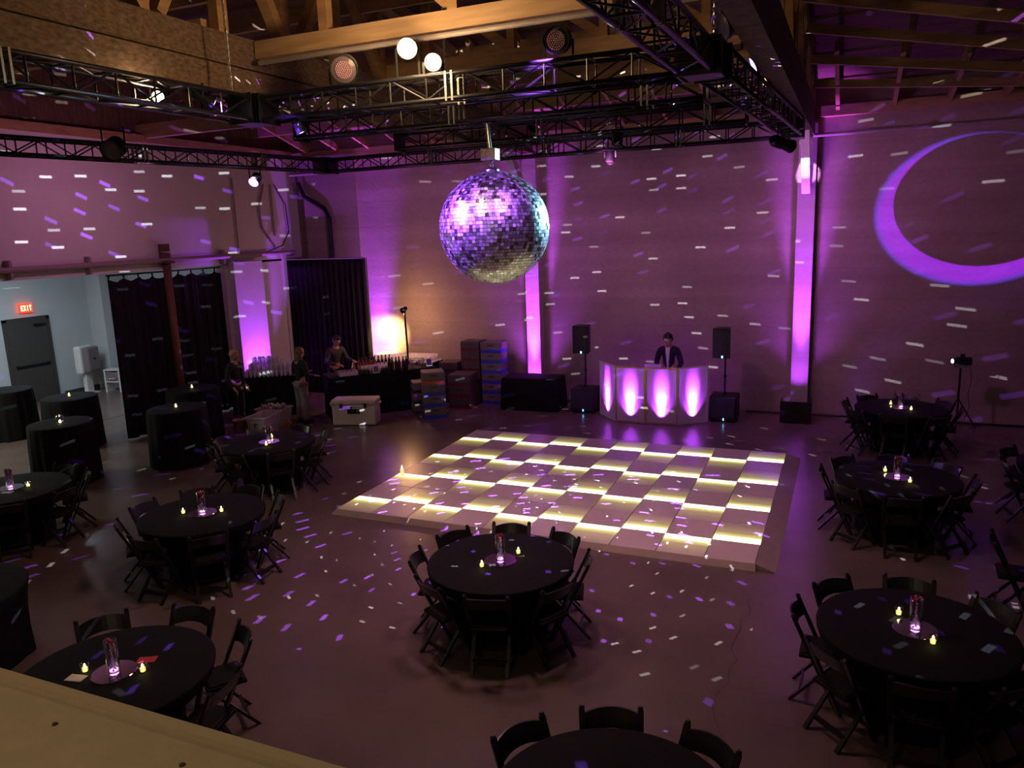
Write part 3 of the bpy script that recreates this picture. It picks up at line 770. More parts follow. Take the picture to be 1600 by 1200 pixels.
# ------------------------------------------------------------------ drapes and curtain
def drape(x0, x1, z0, z1, folds, amp, m, name, scallop=0, seed=1):
    rg = random.Random(seed); ph = [rg.uniform(0,6.28) for _ in range(3)]
    L = x1-x0
    def f(u, v):
        x = x0+L*u; y = amp*(math.sin(folds*2*PI*u+ph[0]) + .4*math.sin(folds*4.6*PI*u+ph[1]))*(.55+.45*(1-v))
        z = z0+(z1-z0)*v
        if scallop and v > .5: z -= scallop*abs(math.sin(PI*u*9))**.8*(v-.5)*2*.5 + 0
        return Vector((x, y, z))
    mb = MB().grid(f, 160, 14)
    return mb
dr = drape(-1.25,1.25,.02,3.55,15,.045,M['drape'],'d')
o = thing('pipe_drape', 'black velour drape hung behind the bar beside the glowing wall edge', 'curtain', (-5.58,7.62,0))
x = dr.build('velour_panel', M['drape'], o, True); sm = x.modifiers.new('thick','SOLIDIFY'); sm.thickness = .006
MB().tube([(-1.27,0,3.57),(1.27,0,3.57)], .02, 8).build('crossbar', M['steel'], o)
for s in (-1.26,1.26): MB().tube([(s,.06,.0),(s,.06,3.57)], .02, 8).build('upright_pole', M['steel'], o)
cu = thing('alcove_curtain', 'tall black curtain hung on hooks from a rail across the alcove', 'curtain', (-7.0,3.75,0), PI/2)
cd = drape(-1.45,1.85,.03,3.44,11,.05,M['drape'],'c',scallop=.16,seed=4)
x = cd.build('velour_panel', M['drape'], cu, True); sm = x.modifiers.new('thick','SOLIDIFY'); sm.thickness = .006
MB().tube([(-1.5,0,3.5),(1.9,0,3.5)], .018, 8).build('rail', M['black_metal'], cu)
for k in range(10):
    u = -1.45+3.3*k/9
    MB().tube([(u,0,3.38),(u,0,3.49)], .008, 6).ball((u,0,3.46), .022, (1,1,1.4), 8).build('hook', M['black_metal'], cu)
sc = thing('steel_column', 'slim rust-brown steel column standing in front of the black curtain', 'column', (-6.7,3.55,0))
MB().tube([(0,0,.02),(0,0,3.68)], .085, 16).build('shaft', mat('rust_paint', (.17,.075,.045), .55, var=.3, scale=5), sc, True)
MB().box((0,0,.01),(.28,.28,.02)).build('base_plate', M['dark_trim'], sc)
MB().box((0,0,3.70),(.24,.26,.04)).box((.0,-.02,3.82),(.05,.26,.16)).box((.0,-.02,4.02),(.05,.26,.16)).build('top_bracket', mat('rust_dark', (.08,.035,.03), .6), sc)

# ------------------------------------------------------------------ alcove items
ex = thing('exit_sign', 'red glowing EXIT sign above the dark alcove door', 'sign', (-13.12,4.63,2.55))
MB().rbox((0,0,0),(.07,.36,.24),.01).build('sign_box', emis('exit_red_glow', (1,.05,.02), 1.6), ex)
LET = {'E':[(0,0,.16,1),(0,0,1,.17),(0,.415,.85,.17),(0,.83,1,.17)],'I':[(.4,0,.2,1)],'T':[(.4,0,.2,1),(0,.83,1,.17)]}
def letter(mb, ch, y0, z0, w, h, x):
    if ch == 'X':
        for s in (-1,1):
            mb.bar((x,y0+w/2-s*w*.42,z0),(x,y0+w/2+s*w*.42,z0+h), .006, w*.22, (1,0,0)); 
        return
    for a, b, c_, d_ in LET[ch]: mb.box((x,y0+(a+c_/2)*w,z0+(b+d_/2)*h),(.006,c_*w,d_*h))
lt = MB()
for k, chh in enumerate('EXIT'): letter(lt, chh, -.145+k*.077, -.07, .058, .14, .04)
lt.build('lettering', emis('exit_letter_glow', (1,.75,.35), 5), ex)
tl = thing('track_light', 'small white-lit track lamp on the alcove ceiling', 'lamp', (-10.2,2.9,3.55))
MB().box((0,-.45,.03),(.04,1.6,.03)).build('track', M['black_metal'], tl)
MB().lathe([(.05,0),(.06,-.03),(.12,-.06),(.02,-.02)], 16).build('shade', M['black_metal'], tl)
MB().lathe([(.10,-.062),(.002,-.066)], 16).build('bulb', emis('cool_bulb', (.85,.95,1), 12), tl)
ph = thing('photo_kiosk', 'white upright kiosk with a rounded square head in the alcove', 'kiosk', (-12.72,5.82,0), .25)
MB().rbox((0,0,.98),(.22,.56,.78),.06,3).build('screen_head', M['white_plastic'], ph)
MB().rbox((.19,.05,.98),(.20,.48,.70),.05,3).build('rear_housing', mat('mauve_plastic', (.20,.15,.17), .5), ph)
MB().lathe([(.03,0),(.03,.02)], 12).xf(Matrix.Translation((.29,.05,1.0)) @ Matrix.Rotation(PI/2,4,'Y')).build('lens', M['black_metal'], ph)
MB().box((.02,.02,.31),(.12,.24,.62)).build('pedestal', M['white_plastic'], ph)
MB().rbox((0,0,.015),(.4,.5,.03),.01).build('base_plate', M['white_plastic'], ph)
st = thing('white_stand', 'low white shelf stand next to the alcove kiosk', 'stand', (-12.15,6.3,0), .25)
MB().box((0,0,.64),(.5,.36,.03)).build('top', M['white_plastic'], st)
for s in (-1,1): MB().box((s*.22,0,.3125),(.04,.34,.625)).build('side', M['white_plastic'], st)
MB().box((0,0,.3),(.40,.32,.03)).build('shelf', M['white_plastic'], st)
pr = thing('printer', 'small dark printer on the white stand shelf in the alcove', 'printer', (-12.15,6.3,.316), .25)
MB().rbox((0,0,.13),(.36,.30,.25),.03).build('body', bpy.data.materials['mauve_plastic'], pr)
MB().box((0,-.16,.08),(.2,.06,.02)).build('paper_tray', M['white_plastic'], pr)

# ------------------------------------------------------------------ bar
BD = math.atan2(1.90,1.70)       # direction of the bar front
bl = thing('bar_counter', 'long bar counter skirted in black cloth', 'bar', (-2.90,6.00,0), BD)
BLN = 2.55; BW = .76; BH = .95
def skirt(L, W_, H_, amp=.018, k=9):
    mb = MB(); per = []
    cor = [(-L/2,0),(L/2,0),(L/2,W_),(-L/2,W_)]
    for i in range(4):
        a, b = Vector(cor[i]), Vector(cor[(i+1)%4]); d = b-a; n = Vector((d.y,-d.x)).normalized(); m_ = max(4, int(d.length*40))
        for s in range(m_):
            p = a+d*(s/m_); per.append((p, n, s/m_*d.length))
    r0 = [mb.bm.verts.new((p.x,p.y,H_)) for p, n, s in per]
    r1 = [mb.bm.verts.new((p.x+n.x*amp*(1+math.sin(s*2*PI*k/1.0)),p.y+n.y*amp*(1+math.sin(s*2*PI*k/1.0)),.005)) for p, n, s in per]
    N_ = len(per)
    for i in range(N_): mb.bm.faces.new((r0[(i+1)%N_], r0[i], r1[i], r1[(i+1)%N_]))
    return mb
skirt(BLN,BW,BH,.012,8).build('skirt', M['cloth'], bl)
MB().box((0,BW/2,BH+.008),(BLN+.01,BW+.01,.018)).build('counter_top', M['cloth'], bl)
BM = Matrix.Translation((-2.90,6.00,0)) @ Matrix.Rotation(BD,4,'Z')
def onbar(u, v): p = BM @ Vector((u,v,0)); return (p.x,p.y,BH+.0175)
bk = thing('back_bar_table', 'back bar table along the wall holding rows of glasses', 'table', (-3.40,7.55,0), .03)
skirt(1.75,.62,.93,.012,8).build('skirt', M['cloth'], bk)
MB().box((0,.31,.938),(1.76,.63,.018)).build('table_top', mat('white_linen', (.62,.58,.55), .8), bk)
sd_ = thing('side_bar_table', 'black skirted side table heaped with plastic glasses', 'table', (-5.35,5.0,0), .55)
skirt(1.35,.6,.93,.012,8).build('skirt', M['cloth'], sd_)
MB().box((0,.3,.938),(1.36,.61,.018)).build('table_top', M['cloth'], sd_)
# glasses
g0 = None
def glass_at(x, y, z, label, group, tall=.15, tilt=0):
    global g0
    if g0 is None:
        g0 = MB().lathe([(.028,0),(.030,.004),(.038,tall),(.035,tall),(.028,.012),(.004,.010)], 10).build('drinking_glass', M['cup'], None, True)
        g0.location = (x,y,z); tag(g0, label, 'glass', group); return g0
    o = g0.copy(); COL.objects.link(o); o.location = (x,y,z); o.rotation_euler = (tilt,0,0); o['label'] = label; o['group'] = group; return o
KM = Matrix.Translation((-3.40,7.55,0)) @ Matrix.Rotation(.03,4,'Z')
for i in range(18):
    for j in range(5):
        p = KM @ Vector((-.80+i*.092, .09+j*.105, 0))
        glass_at(p.x, p.y, .9475, 'clear drinking glass in the rows on the back bar table', 'glasses on the back bar table')
SM = Matrix.Translation((-5.35,5.0,0)) @ Matrix.Rotation(.55,4,'Z')
rg = random.Random(12)
for lv, (nx, ny) in enumerate(((13,5),(11,4),(7,3))):
    for i in range(nx):
        for j in range(ny):
            p = SM @ Vector((-.6+lv*.09+i*.1+rg.uniform(-.012,.012), .06+lv*.05+j*.11+rg.uniform(-.012,.012), 0))
            glass_at(p.x, p.y, .9475+.1505*lv, 'clear plastic cup in the mass of cups on the side table', 'cups on the side table', tilt=rg.uniform(-.2,.2) if lv == 2 else 0)
# bottles
bot0 = {}
def bottle(kind, loc, label, group):
    if kind not in bot0:
        m = {'amber':M['glass_amber'],'dark':M['glass_dark'],'wine':M['glass_dark']}[kind]
        pr = [(.034,0),(.036,.006),(.036,.19),(.014,.235),(.013,.29),(.015,.295),(.013,.31)] if kind != 'wine' else [(.037,0),(.038,.006),(.038,.2),(.014,.26),(.0135,.31)]
        t = thing('liquor_bottle' if kind != 'wine' else 'wine_bottle', label, 'bottle', loc, 0, group)
        MB().lathe(pr, 14).build('body', m, t, True)
        MB().lathe([(.0365,.05),(.0365,.15)], 14, cap0=False, cap1=False).lathe([(.037,.05),(.037,.15)], 14, cap0=False, cap1=False).build('paper_label', M['paper'] if kind != 'amber' else M['gold'], t, True)
        MB().lathe([(.016,pr[-1][1]-.03),(.016,pr[-1][1]+.012)], 12).build('cap', M['black_metal'], t, True)
        bot0[kind] = t; return t
    return dup(bot0[kind], loc, random.uniform(0,6), label, group)
for i in range(6):
    bottle('wine', onbar(.16+i*.085+random.uniform(-.01,.01), .12+.02*(i%2)), 'dark wine bottle in the row near the ice bowl on the bar', 'wine bottles on the bar')
for i in range(10):
    bottle('amber', onbar(-.45+.085*(i%5), .48+.1*(i//5)), 'amber liquor bottle in the cluster behind the front of the bar', 'amber bottles on the bar')
for i in range(5):
    bottle('dark', onbar(-.05+.09*i, .63), 'dark liquor bottle at the rear edge of the bar', 'dark bottles on the bar')
for i in range(12):
    p = BM @ Vector((-.42+.085*i, .34, 0)); glass_at(p.x, p.y, BH+.0175, 'clear tumbler in the row along the middle of the bar', 'tumblers on the bar')
ib = thing('ice_bowl', 'large clear ice bowl at the far end of the bar', 'bowl', onbar(.88,.25))
MB().lathe([(.10,0),(.14,.01),(.18,.10),(.20,.20),(.19,.20),(.17,.10),(.13,.02),(.01,.015)], 24).build('bowl', M['glass'], ib, True)
ic = MB(); rg = random.Random(9)
for k in range(60):
    a, rr = rg.uniform(0,6.28), rg.uniform(0,.12); ic.rbox((rr*math.cos(a),rr*math.sin(a),.05+rg.uniform(0,.1)),(.03,.03,.03),.005,1,Matrix.Rotation(rg.uniform(0,3),3,'X'))
o = ic.build('ice', M['glass'], ib)
for u, v, lb in ((-.18,.06,'white framed menu card standing on the bar front by the garnish trays'),(1.18,.22,'violet-lit framed menu card at the far end of the bar')):
    f = thing('menu_frame', lb, 'sign', onbar(u,v), BD, 'framed menus on the bar')
    R_ = Matrix.Rotation(-.25,3,'X')
    MB().box((0,.02,.09),(.15,.012,.19),R_).build('frame', M['white_plastic'], f)
    MB().box((0,.012,.09),(.11,.012,.14),R_).build('card', mat('menu_print', (.16,.10,.12), .7, var=.6, scale=40), f)
for u, lb in ((-.42,'dark garnish caddy on the bar front beside the framed menu'),(.05,'dark garnish caddy on the bar front by the wine bottles')):
    f = thing('garnish_caddy', lb, 'caddy', onbar(u,.10), BD, 'garnish caddies on the bar')
    MB().rbox((0,0,.05),(.18,.16,.10),.02).build('tray', M['black_metal'], f)
    l = MB()
    for k in range(9): l.ball((random.uniform(-.06,.06),random.uniform(-.05,.05),.105),.022,seg=8)
    l.build('fruit', mat('lime_pieces', (.10,.16,.05), .4), f, True)
pt = thing('white_tray', 'white rectangular tray of ice on the bar before the bartender', 'tray', onbar(-.82,.20), BD)
MB().box((0,0,.005),(.42,.26,.01)).box((0,-.13,.05),(.42,.01,.10)).box((0,.13,.05),(.42,.01,.10)).box((-.21,0,.05),(.01,.26,.10)).box((.21,0,.05),(.01,.26,.10)).build('tub', M['cream_plastic'], pt)
l = MB()
for k in range(40): l.rbox((random.uniform(-.18,.18),random.uniform(-.1,.1),.07+random.uniform(0,.03)),(.035,.035,.035),.006,1)
l.build('ice', M['glass'], pt)
sh = tag(MB().lathe([(.035,0),(.045,.01),(.05,.15),(.04,.17),(.028,.22),(.018,.25)], 18).build('cocktail_shaker', mat('copper_metal', (.75,.4,.22), .2, metal=1), None, True), 'copper cocktail shaker standing before the bartender', 'shaker'); sh.location = onbar(-.62,.42)
# clip lamp by the bar
la = thing('bar_lamp', 'black pole lamp throwing warm light on the drape edge behind the bar', 'lamp', (-3.02,7.28,0))
MB().tube([(0,0,.02),(.0,0,1.4),(-.02,0,2.25)], .025, 8).build('pole', M['black_metal'], la)
MB().lathe([(.16,0),(.16,.02)], 18).build('base', M['black_metal'], la)
lq = (Vector((-4.55,8.15,1.45))-Vector((-3.06,7.28,2.3))).normalized().to_track_quat('Z','Y').to_matrix().to_4x4()
LM = Matrix.Translation((-.03,0,2.30)) @ lq
MB().lathe([(.03,-.12),(.05,-.1),(.06,-.02),(.085,.06),(.08,.06),(.05,.0)], 18).xf(LM).build('lamp_head', M['black_metal'], la)
MB().lathe([(.07,.04),(.002,.045)], 18).xf(LM).build('bulb', emis('warm_bar_bulb', (1,.75,.35), 12), la)

# cooler and bins and crates
cl = thing('cool_box', 'big white cool box with black latches on the floor before the bar', 'cooler', (-3.0,4.92,0), .33)
mb = MB().rbox((0,0,.24),(.98,.44,.46),.03,3)
mb.build('body', M['cream_plastic'], cl)
MB().rbox((0,0,.53),(1.02,.47,.12),.045,4).build('lid', M['cream_plastic'], cl)
for s in (-.27,.27): MB().rbox((s,-.245,.46),(.06,.03,.10),.008).build('latch', M['black_metal'], cl)
MB().rbox((0,-.235,.33),(.28,.03,.10),.01).rbox((-.04,-.245,.42),(.03,.02,.06),.006).build('nameplate', M['black_metal'], cl)
for s in (-.53,.53): MB().bar((s,-.03,.42),(s*1.06,-.03,.50),.14,.025,(1,0,0)).build('handle', M['cream_plastic'], cl)
def tub(loc, rz, label, filled):
    t = thing('plastic_tub', label, 'tub', loc, rz, 'white plastic tubs before the bar')
    mb = MB(); o_, i_ = [], []
    def rect(w, d_, z): return [mb.bm.verts.new(p) for p in ((-w/2,-d_/2,z),(w/2,-d_/2,z),(w/2,d_/2,z),(-w/2,d_/2,z))]
    a = rect(.36,.56,.0); b = rect(.44,.66,.36); c_ = rect(.50,.72,.36); c2 = rect(.50,.72,.385); e = rect(.42,.64,.385); f = rect(.34,.54,.012)
    for p, q in ((a,b),(b,c_),(c_,c2),(c2,e),(e,f)):
        for k in range(4): mb.bm.faces.new((p[k],p[(k+1)%4],q[(k+1)%4],q[k]))
    mb.bm.faces.new(a[::-1]); mb.bm.faces.new(f)
    mb.build('tub_body', mat('tub_plastic', (.55,.50,.52), .5), t)
    if not filled:
        MB().box((0,0,0),(.02,.004,.1)).box((.035,0,.04),(.07,.004,.022)).box((.035,0,-.04),(.07,.004,.022)).xf(Matrix.Translation((-.03,-.325,.2)) @ Matrix.Rotation(.12,4,'X')).build('letter_mark', M['black_metal'], t)
    else:
        l = MB(); rg = random.Random(2)
        for k in range(30): l.lathe([(.03,0),(.032,.01),(.032,.16),(.012,.21),(.012,.24)], 10).xf(Matrix.Identity(4)) if 0 else l.ball((rg.uniform(-.18,.18),rg.uniform(-.28,.28),.36+rg.uniform(0,.05)),.032,(1,1,2),8)
        l.build('cans', M['steel'], t, True)
    return t
tub((-4.60,3.74,0), .15, 'white plastic tub with a black C on its end, empty, before the side table', False)
tub((-4.85,4.38,0), .15+PI/2, 'white plastic tub filled with cans behind the empty tub', True)
o = MB().rbox((0,0,.09),(.14,.05,.18),.01).build('orange_carton', M['orange']); o.location = (-4.2,4.05,0); tag(o, 'small orange carton on the floor beside the tubs', 'carton')
bkt = thing('pink_bucket', 'pinkish bucket on the floor behind the empty white tub', 'bucket', (-5.12,3.55,0))
MB().lathe([(.11,0),(.14,.28),(.145,.28),(.13,.27),(.10,.02),(.01,.02)], 18).build('pail', mat('pink_plastic', (.45,.22,.24), .5), bkt, True)
MB().tube([(-.14,0,.27),(-.1,0,.36),(.1,0,.36),(.14,0,.27)], .006, 6).build('handle', M['steel'], bkt)
# crates: every crate a thing, its coloured band a part
cr0 = {}
def crate(loc, rz, m, band, label, group, h=.24, w=.5, d_=.5):
    key = (m, band, h, w)
    if key not in cr0:
        t = thing('glass_crate', label, 'crate', loc, rz, group)
        MB().rbox((0,0,(h-.07)/2+.07),(w,d_,h-.07),.012,2).build('rack', M[m], t)
        MB().box((0,0,.0345),(w*.995,d_*.995,.069)).build('band', M[band], t)
        MB().box((0,-d_/2-.002,h*.72),(.14,.006,.035)).build('hand_grip', M['dark_trim'], t)
        cr0[key] = t; return t
    return dup(cr0[key], loc, rz, label, group)
def stack(x, y, rz, m, bands, what, h=.24, w=.5, d_=.5):
    nth = ['lowest','second from the floor','third from the floor','fourth from the floor','fifth from the floor','sixth from the floor']
    for i, b in enumerate(bands):
        pos = 'topmost' if i == len(bands)-1 else nth[i]
        crate((x,y,i*(h+.001)), rz, m, b, '%s-banded crate, %s, %s' % ({'blue':'blue','orange':'orange','char_band':'charcoal','maroon':'maroon'}[b], pos, what), 'crates in the ' + what, h, w, d_)
stack(-1.62,6.0, .62, 'crate', ('blue','blue','blue','orange'), 'tall stack at the bar corner', .265)
stack(-2.10,6.30, .70, 'crate', ('char_band','char_band','char_band'), 'low grey stack by the bar', .25, .46, .46)
stack(-.86,7.72, .06, 'crate', ('blue','blue','blue','blue','blue','blue'), 'blue-striped stack against the wall', .25)
stack(-1.44,7.80, .04, 'crate_dark', ('maroon','maroon','maroon','maroon','maroon','maroon'), 'tall dark stack by the wall', .25)
stack(-1.98,7.62, .08, 'crate_dark', ('char_band','char_band','char_band','char_band'), 'dark stack nearest the bar lamp', .25, .48, .48)
stack(-1.42,7.12, .10, 'crate_dark', ('maroon','maroon','maroon'), 'low dark stack', .27, .56, .56)

# ------------------------------------------------------------------ people
def skinned(name, joints, edges, m, parent, sub=2):
    me = bpy.data.meshes.new(name); names = list(joints); idx = {k:i for i,k in enumerate(names)}
    me.from_pydata([joints[k][:3] for k in names], [(idx[a],idx[b]) for a,b in edges], [])
    me.materials.append(m)
    o = bpy.data.objects.new(name, me); COL.objects.link(o)
    sk = o.modifiers.new('skin','SKIN')
    if not me.skin_vertices: 
        bpy.context.view_layer.objects.active = o
    for i, k in enumerate(names):
        r = joints[k][3]; r = r if isinstance(r, tuple) else (r, r)
        me.skin_vertices[0].data[i].radius = r
        me.skin_vertices[0].data[i].use_root = (i == 0)
    sk.use_smooth_shade = True
    s = o.modifiers.new('sub','SUBSURF'); s.levels = sub; s.render_levels = sub
    o.parent = parent
    return o
def head_mesh(c, tilt, skinm, hairm, parent, hair='short', r=.105):
    """head with face features; faces local -Y before tilt"""
    R_ = tilt
    def P(p): return Vector(c) + R_ @ Vector(p)
    def hair_cap(mb, lo):
        mb.ball(P((0,.012,.022)), r*1.07, (.86,1.0,1.10), 16, R_)
        t = [v for v in mb.bm.verts]
        for v in t:
            l = R_.inverted() @ (v.co - Vector(c))
            if l.y < -.035 and l.z < .055: v.co = Vector(c) + R_ @ Vector((l.x*.82, max(l.y,-.03), max(l.z,.05)))
            elif l.z < lo: v.co = Vector(c) + R_ @ Vector((l.x*.9, l.y, lo))
        return mb
    hb = MB().ball(P((0,0,0)), r, (.80,.95,1.16), 20, R_)
    for v in hb.bm.verts:
        l = R_.inverted() @ (v.co - Vector(c))
        if l.z < -.03:
            k = 1-(-.03-l.z)*2.2; l.x *= max(.6,k); l.y = l.y*max(.75,k) - .012
        v.co = Vector(c) + R_ @ l
    hb.ball(P((0,-.103,-.012)), .016, (.8,1.1,1.5), 8, R_)            # nose
    hb.ball(P((0,-.088,-.062)), .022, (1.2,.5,.35), 8, R_)            # mouth
    hb.ball(P((0,-.084,.026)), .03, (1.8,.5,.35), 8, R_)              # brow
    for s in (-1,1): hb.ball(P((s*.084,.008,-.005)), .024, (.4,.8,1.3), 8, R_)
    o = hb.build('head', skinm, parent, True)
    ey = MB()
    for s in (-1,1): ey.ball(P((s*.034,-.088,.008)), .010, (1.3,.6,.7), 8, R_)
    ey.build('eyes', M['hair_dark'], o)
    if hair == 'short': hair_cap(MB(), -.015).ball(P((0,-.035,.095)), .055, (1.2,1.0,.6), 10, R_).build('hair', hairm, parent, True)
    else:
        h = hair_cap(MB(), -.02)
        h.ball(P((0,.055,-.10)), .09, (1.15,.75,1.9), 14, R_)
        h.build('hair', hairm, parent, True)
    return o
def hand(J, E, wrist, d, side, pre, spread=.012, r=.010):
    """palm and five bent fingers branching off the wrist joint"""
    d = Vector(d).normalized(); side = Vector(side).normalized(); w = Vector(J[wrist][:3]); dn = d.cross(side).normalized()
    palm = w + d*.07; J[pre+'palm'] = (*palm, (.036,.02)); E.append((wrist, pre+'palm'))
    for i, (o, L) in enumerate(((-.030,.070),(-.010,.08),(.010,.074),(.028,.058))):
        a = palm + d*.03 + side*o; b = a + d*L*.5 - dn*.008; c_ = b + d*L*.4 - dn*.022
        for nm, p in (('a',a),('b',b),('c',c_)): J[pre+'f%d%s' % (i,nm)] = (*p, r*.95 if nm != 'c' else r*.75)
        E += [(pre+'palm',pre+'f%da' % i),(pre+'f%da' % i,pre+'f%db' % i),(pre+'f%db' % i,pre+'f%dc' % i)]
    t1 = w + d*.03 - side*.04; t2 = t1 + d*.035 - side*.018 - dn*.01
    J[pre+'t1'] = (*t1, r*1.1); J[pre+'t2'] = (*t2, r*.85); E += [(wrist,pre+'t1'),(pre+'t1',pre+'t2')]
def person(name, label, loc, rz, arms, lean, top_m, leg_m, skin_m, hair_m, hair, h=1.72, head_tilt=(0,0,0), shirt=None, wide_legs=False, jacket=False):
    """front faces local -Y; arms = ((elbow, wrist) left, right) in local metres"""
    t = thing(name, label, 'person', loc, rz)
    k = h/1.72
    def V(x,y,z): return (x*k, y*k + (z-.95)*lean*k if z > .95 else y*k, z*k)
    J = {}; E = []
    J['pelvis'] = (*V(0,0,.95), .105*k); J['waist'] = (*V(0,0,1.10), (.115*k,.09*k)); J['chest'] = (*V(0,.0,1.28), (.15*k,.105*k)); J['upper'] = (*V(0,.0,1.40), (.12*k,.09*k)); J['neck'] = (*V(0,-.005,1.475), .058*k); J['skull'] = (*V(0,-.012,1.58), .05*k)
    E += [('pelvis','waist'),('waist','chest'),('chest','upper'),('upper','neck'),('neck','skull')]
    for s, nm, (el, wr) in ((-1,'l',arms[0]),(1,'r',arms[1])):
        J['sh'+nm] = (*V(s*.18,0,1.395), .066*k); J['el'+nm] = (*el, .043*k); J['wr'+nm] = (*wr, .027*k)
        E += [('upper','sh'+nm),('sh'+nm,'el'+nm),('el'+nm,'wr'+nm)]
        d = Vector(wr)-Vector(el); sd = d.cross(Vector((0,0,1)));
        if sd.length < .05: sd = Vector((0,-1,0))
        hand(J, E, 'wr'+nm, d, sd*s, nm)
        J['hip'+nm] = (*V(s*.09,0,.88), .088*k); J['kn'+nm] = (*V(s*.10,-.015,.49), .055*k); J['an'+nm] = (*V(s*.105,.02,.09), .037*k); J['to'+nm] = (*V(s*.115,-.13,.035), .03*k)
        E += [('pelvis','hip'+nm),('hip'+nm,'kn'+nm),('kn'+nm,'an'+nm),('an'+nm,'to'+nm)]
    skinned('body', J, E, skin_m, t, 2)
    g = .014*k
    def grow(q, e): r = J[q][3]; r = r if isinstance(r, tuple) else (r, r); return (*J[q][:3], (r[0]+e, r[1]+e))
    TJ = {q: grow(q, g) for q in ('pelvis','waist','chest','upper')}; TE = [('pelvis','waist'),('waist','chest'),('chest','upper'),('upper','collar')]
    TJ['collar'] = (*V(0,.006,1.495), .082*k); TJ['upper'] = tuple(list(TJ['upper'][:3]) + [tuple(q+.012*k for q in TJ['upper'][3])])
    for nm in 'lr':
        TJ['sh'+nm] = grow('sh'+nm, g); TJ['el'+nm] = grow('el'+nm, g); w = Vector(J['wr'+nm][:3]); e_ = Vector(J['el'+nm][:3])
        TJ['cf'+nm] = (*(w+(e_-w)*.06), (.040*k,.040*k)); TE += [('upper','sh'+nm),('sh'+nm,'el'+nm),('el'+nm,'cf'+nm)]
    skinned('jacket' if jacket else 'top', TJ, TE, top_m, t, 2)
    LJ = {'pelvis': grow('pelvis', g*.9)}; LE = []
    for nm in 'lr':
        LJ['hip'+nm] = grow('hip'+nm, g*(2.0 if wide_legs else 1)); LJ['kn'+nm] = grow('kn'+nm, g*(3.2 if wide_legs else 1)); LJ['an'+nm] = (*J['an'+nm][:3], .10*k if wide_legs else .055*k)
        LE += [('pelvis','hip'+nm),('hip'+nm,'kn'+nm),('kn'+nm,'an'+nm)]
    skinned('trousers', LJ, LE, leg_m, t, 2)
    for nm in 'lr':
        a, b = Vector(J['an'+nm][:3]), Vector(J['to'+nm][:3])
        MB().rbox(((a.x+b.x)/2,(a.y+b.y)/2-.005,.045),(.095*k,.27*k,.085),.03,3).build('shoe', M['black_wool'], t, True)
    if shirt:
        y0 = V(0,0,1.30)[1]
        sm_ = MB().grid(lambda u, v: Vector(V((u-.5)*.10*(.3+.7*v), -.125-.012*math.sin(PI*u)+.055*max(0,v-.75)*4*.6, 1.0+.46*v)), 6, 8)
        o = sm_.build('shirt_front', shirt, t, True); q = o.modifiers.new('thick','SOLIDIFY'); q.thickness = .01
    hp = Vector(V(0,-.03,1.625))
    head_mesh(hp, Matrix.Rotation(head_tilt[2],3,'Z') @ Matrix.Rotation(head_tilt[0],3,'X') @ Matrix.Rotation(head_tilt[1],3,'Y'), skin_m, hair_m, t, hair, .105*k)
    return t
dj = person('person', 'person in a dark jacket and white shirt looking down behind the glowing booth', (3.42,7.62,0), .05,
    (((-.27,-.05,1.15),(-.20,-.30,1.06)), ((.28,-.05,1.15),(.22,-.30,1.06))), -.12, M['navy'], M['black_wool'], M['skin'], M['hair_dark'], 'short', 1.78, (.42,0,.0), M['white_shirt'], jacket=True)
hpn = MB().tube([(-.095,.0,0),(-.09,0,.07),(0,0,.135),(.09,0,.07),(.095,0,0)], .012, 8).ball((-.095,0,-.01),.035,(.5,1,1.2),10).ball((.095,0,-.01),.035,(.5,1,1.2),10)
hpn.xf(Matrix.Translation((0,-.13,1.70))).build('headphones', M['black_metal'], dj, True)
person('person', 'bartender in a charcoal shirt bending over the bar pouring a drink', (-4.62,6.42,0), BD+.35,
    (((-.30,-.12,1.12),(-.16,-.42,1.08)), ((.30,-.12,1.15),(.30,-.42,1.10))), -.22, M['charcoal'], M['black_wool'], M['skin'], M['hair_dark'], 'short', 1.72, (.35,0,.2))
person('person', 'fair-haired person in a black top and wide grey trousers seen from behind at the bar', (-4.24,4.62,0), PI-.35,
    (((-.29,-.02,1.12),(-.22,-.24,1.08)), ((.29,-.02,1.12),(.20,-.26,1.12))), -.03, M['black_wool'], M['grey_trousers'], M['skin'], M['hair_brown'], 'long', 1.70, (.05,0,.2), wide_legs=True)
person('person', 'fair short-haired person in black standing in profile before the violet pillar', (-5.55,4.02,0), PI/2+.1,
    (((-.24,.03,1.12),(-.20,-.10,.90)), ((.24,.03,1.12),(.20,-.10,.90))), 0, M['black_wool'], M['black_wool'], M['skin'], M['hair_fair'], 'short', 1.70, (.1,0,0))

# ------------------------------------------------------------------ light
def lamp(kind, name, loc, col, energy, aim=None, size=.1, angle=60, blend=.3):
    l = bpy.data.lights.new(name, kind); l.color = col; l.energy = energy
    if kind == 'AREA': l.size = size
    else: l.shadow_soft_size = size
    if kind == 'SPOT': l.spot_size = math.radians(angle); l.spot_blend = blend
    o = bpy.data.objects.new(name, l); COL.objects.link(o); o.location = loc
    if aim is not None: o.rotation_euler = (Vector(aim)-Vector(loc)).to_track_quat('-Z','Y').to_euler()
    return o
VIO = (.40,.05,1.0); MAG = (.47,.06,1.0)
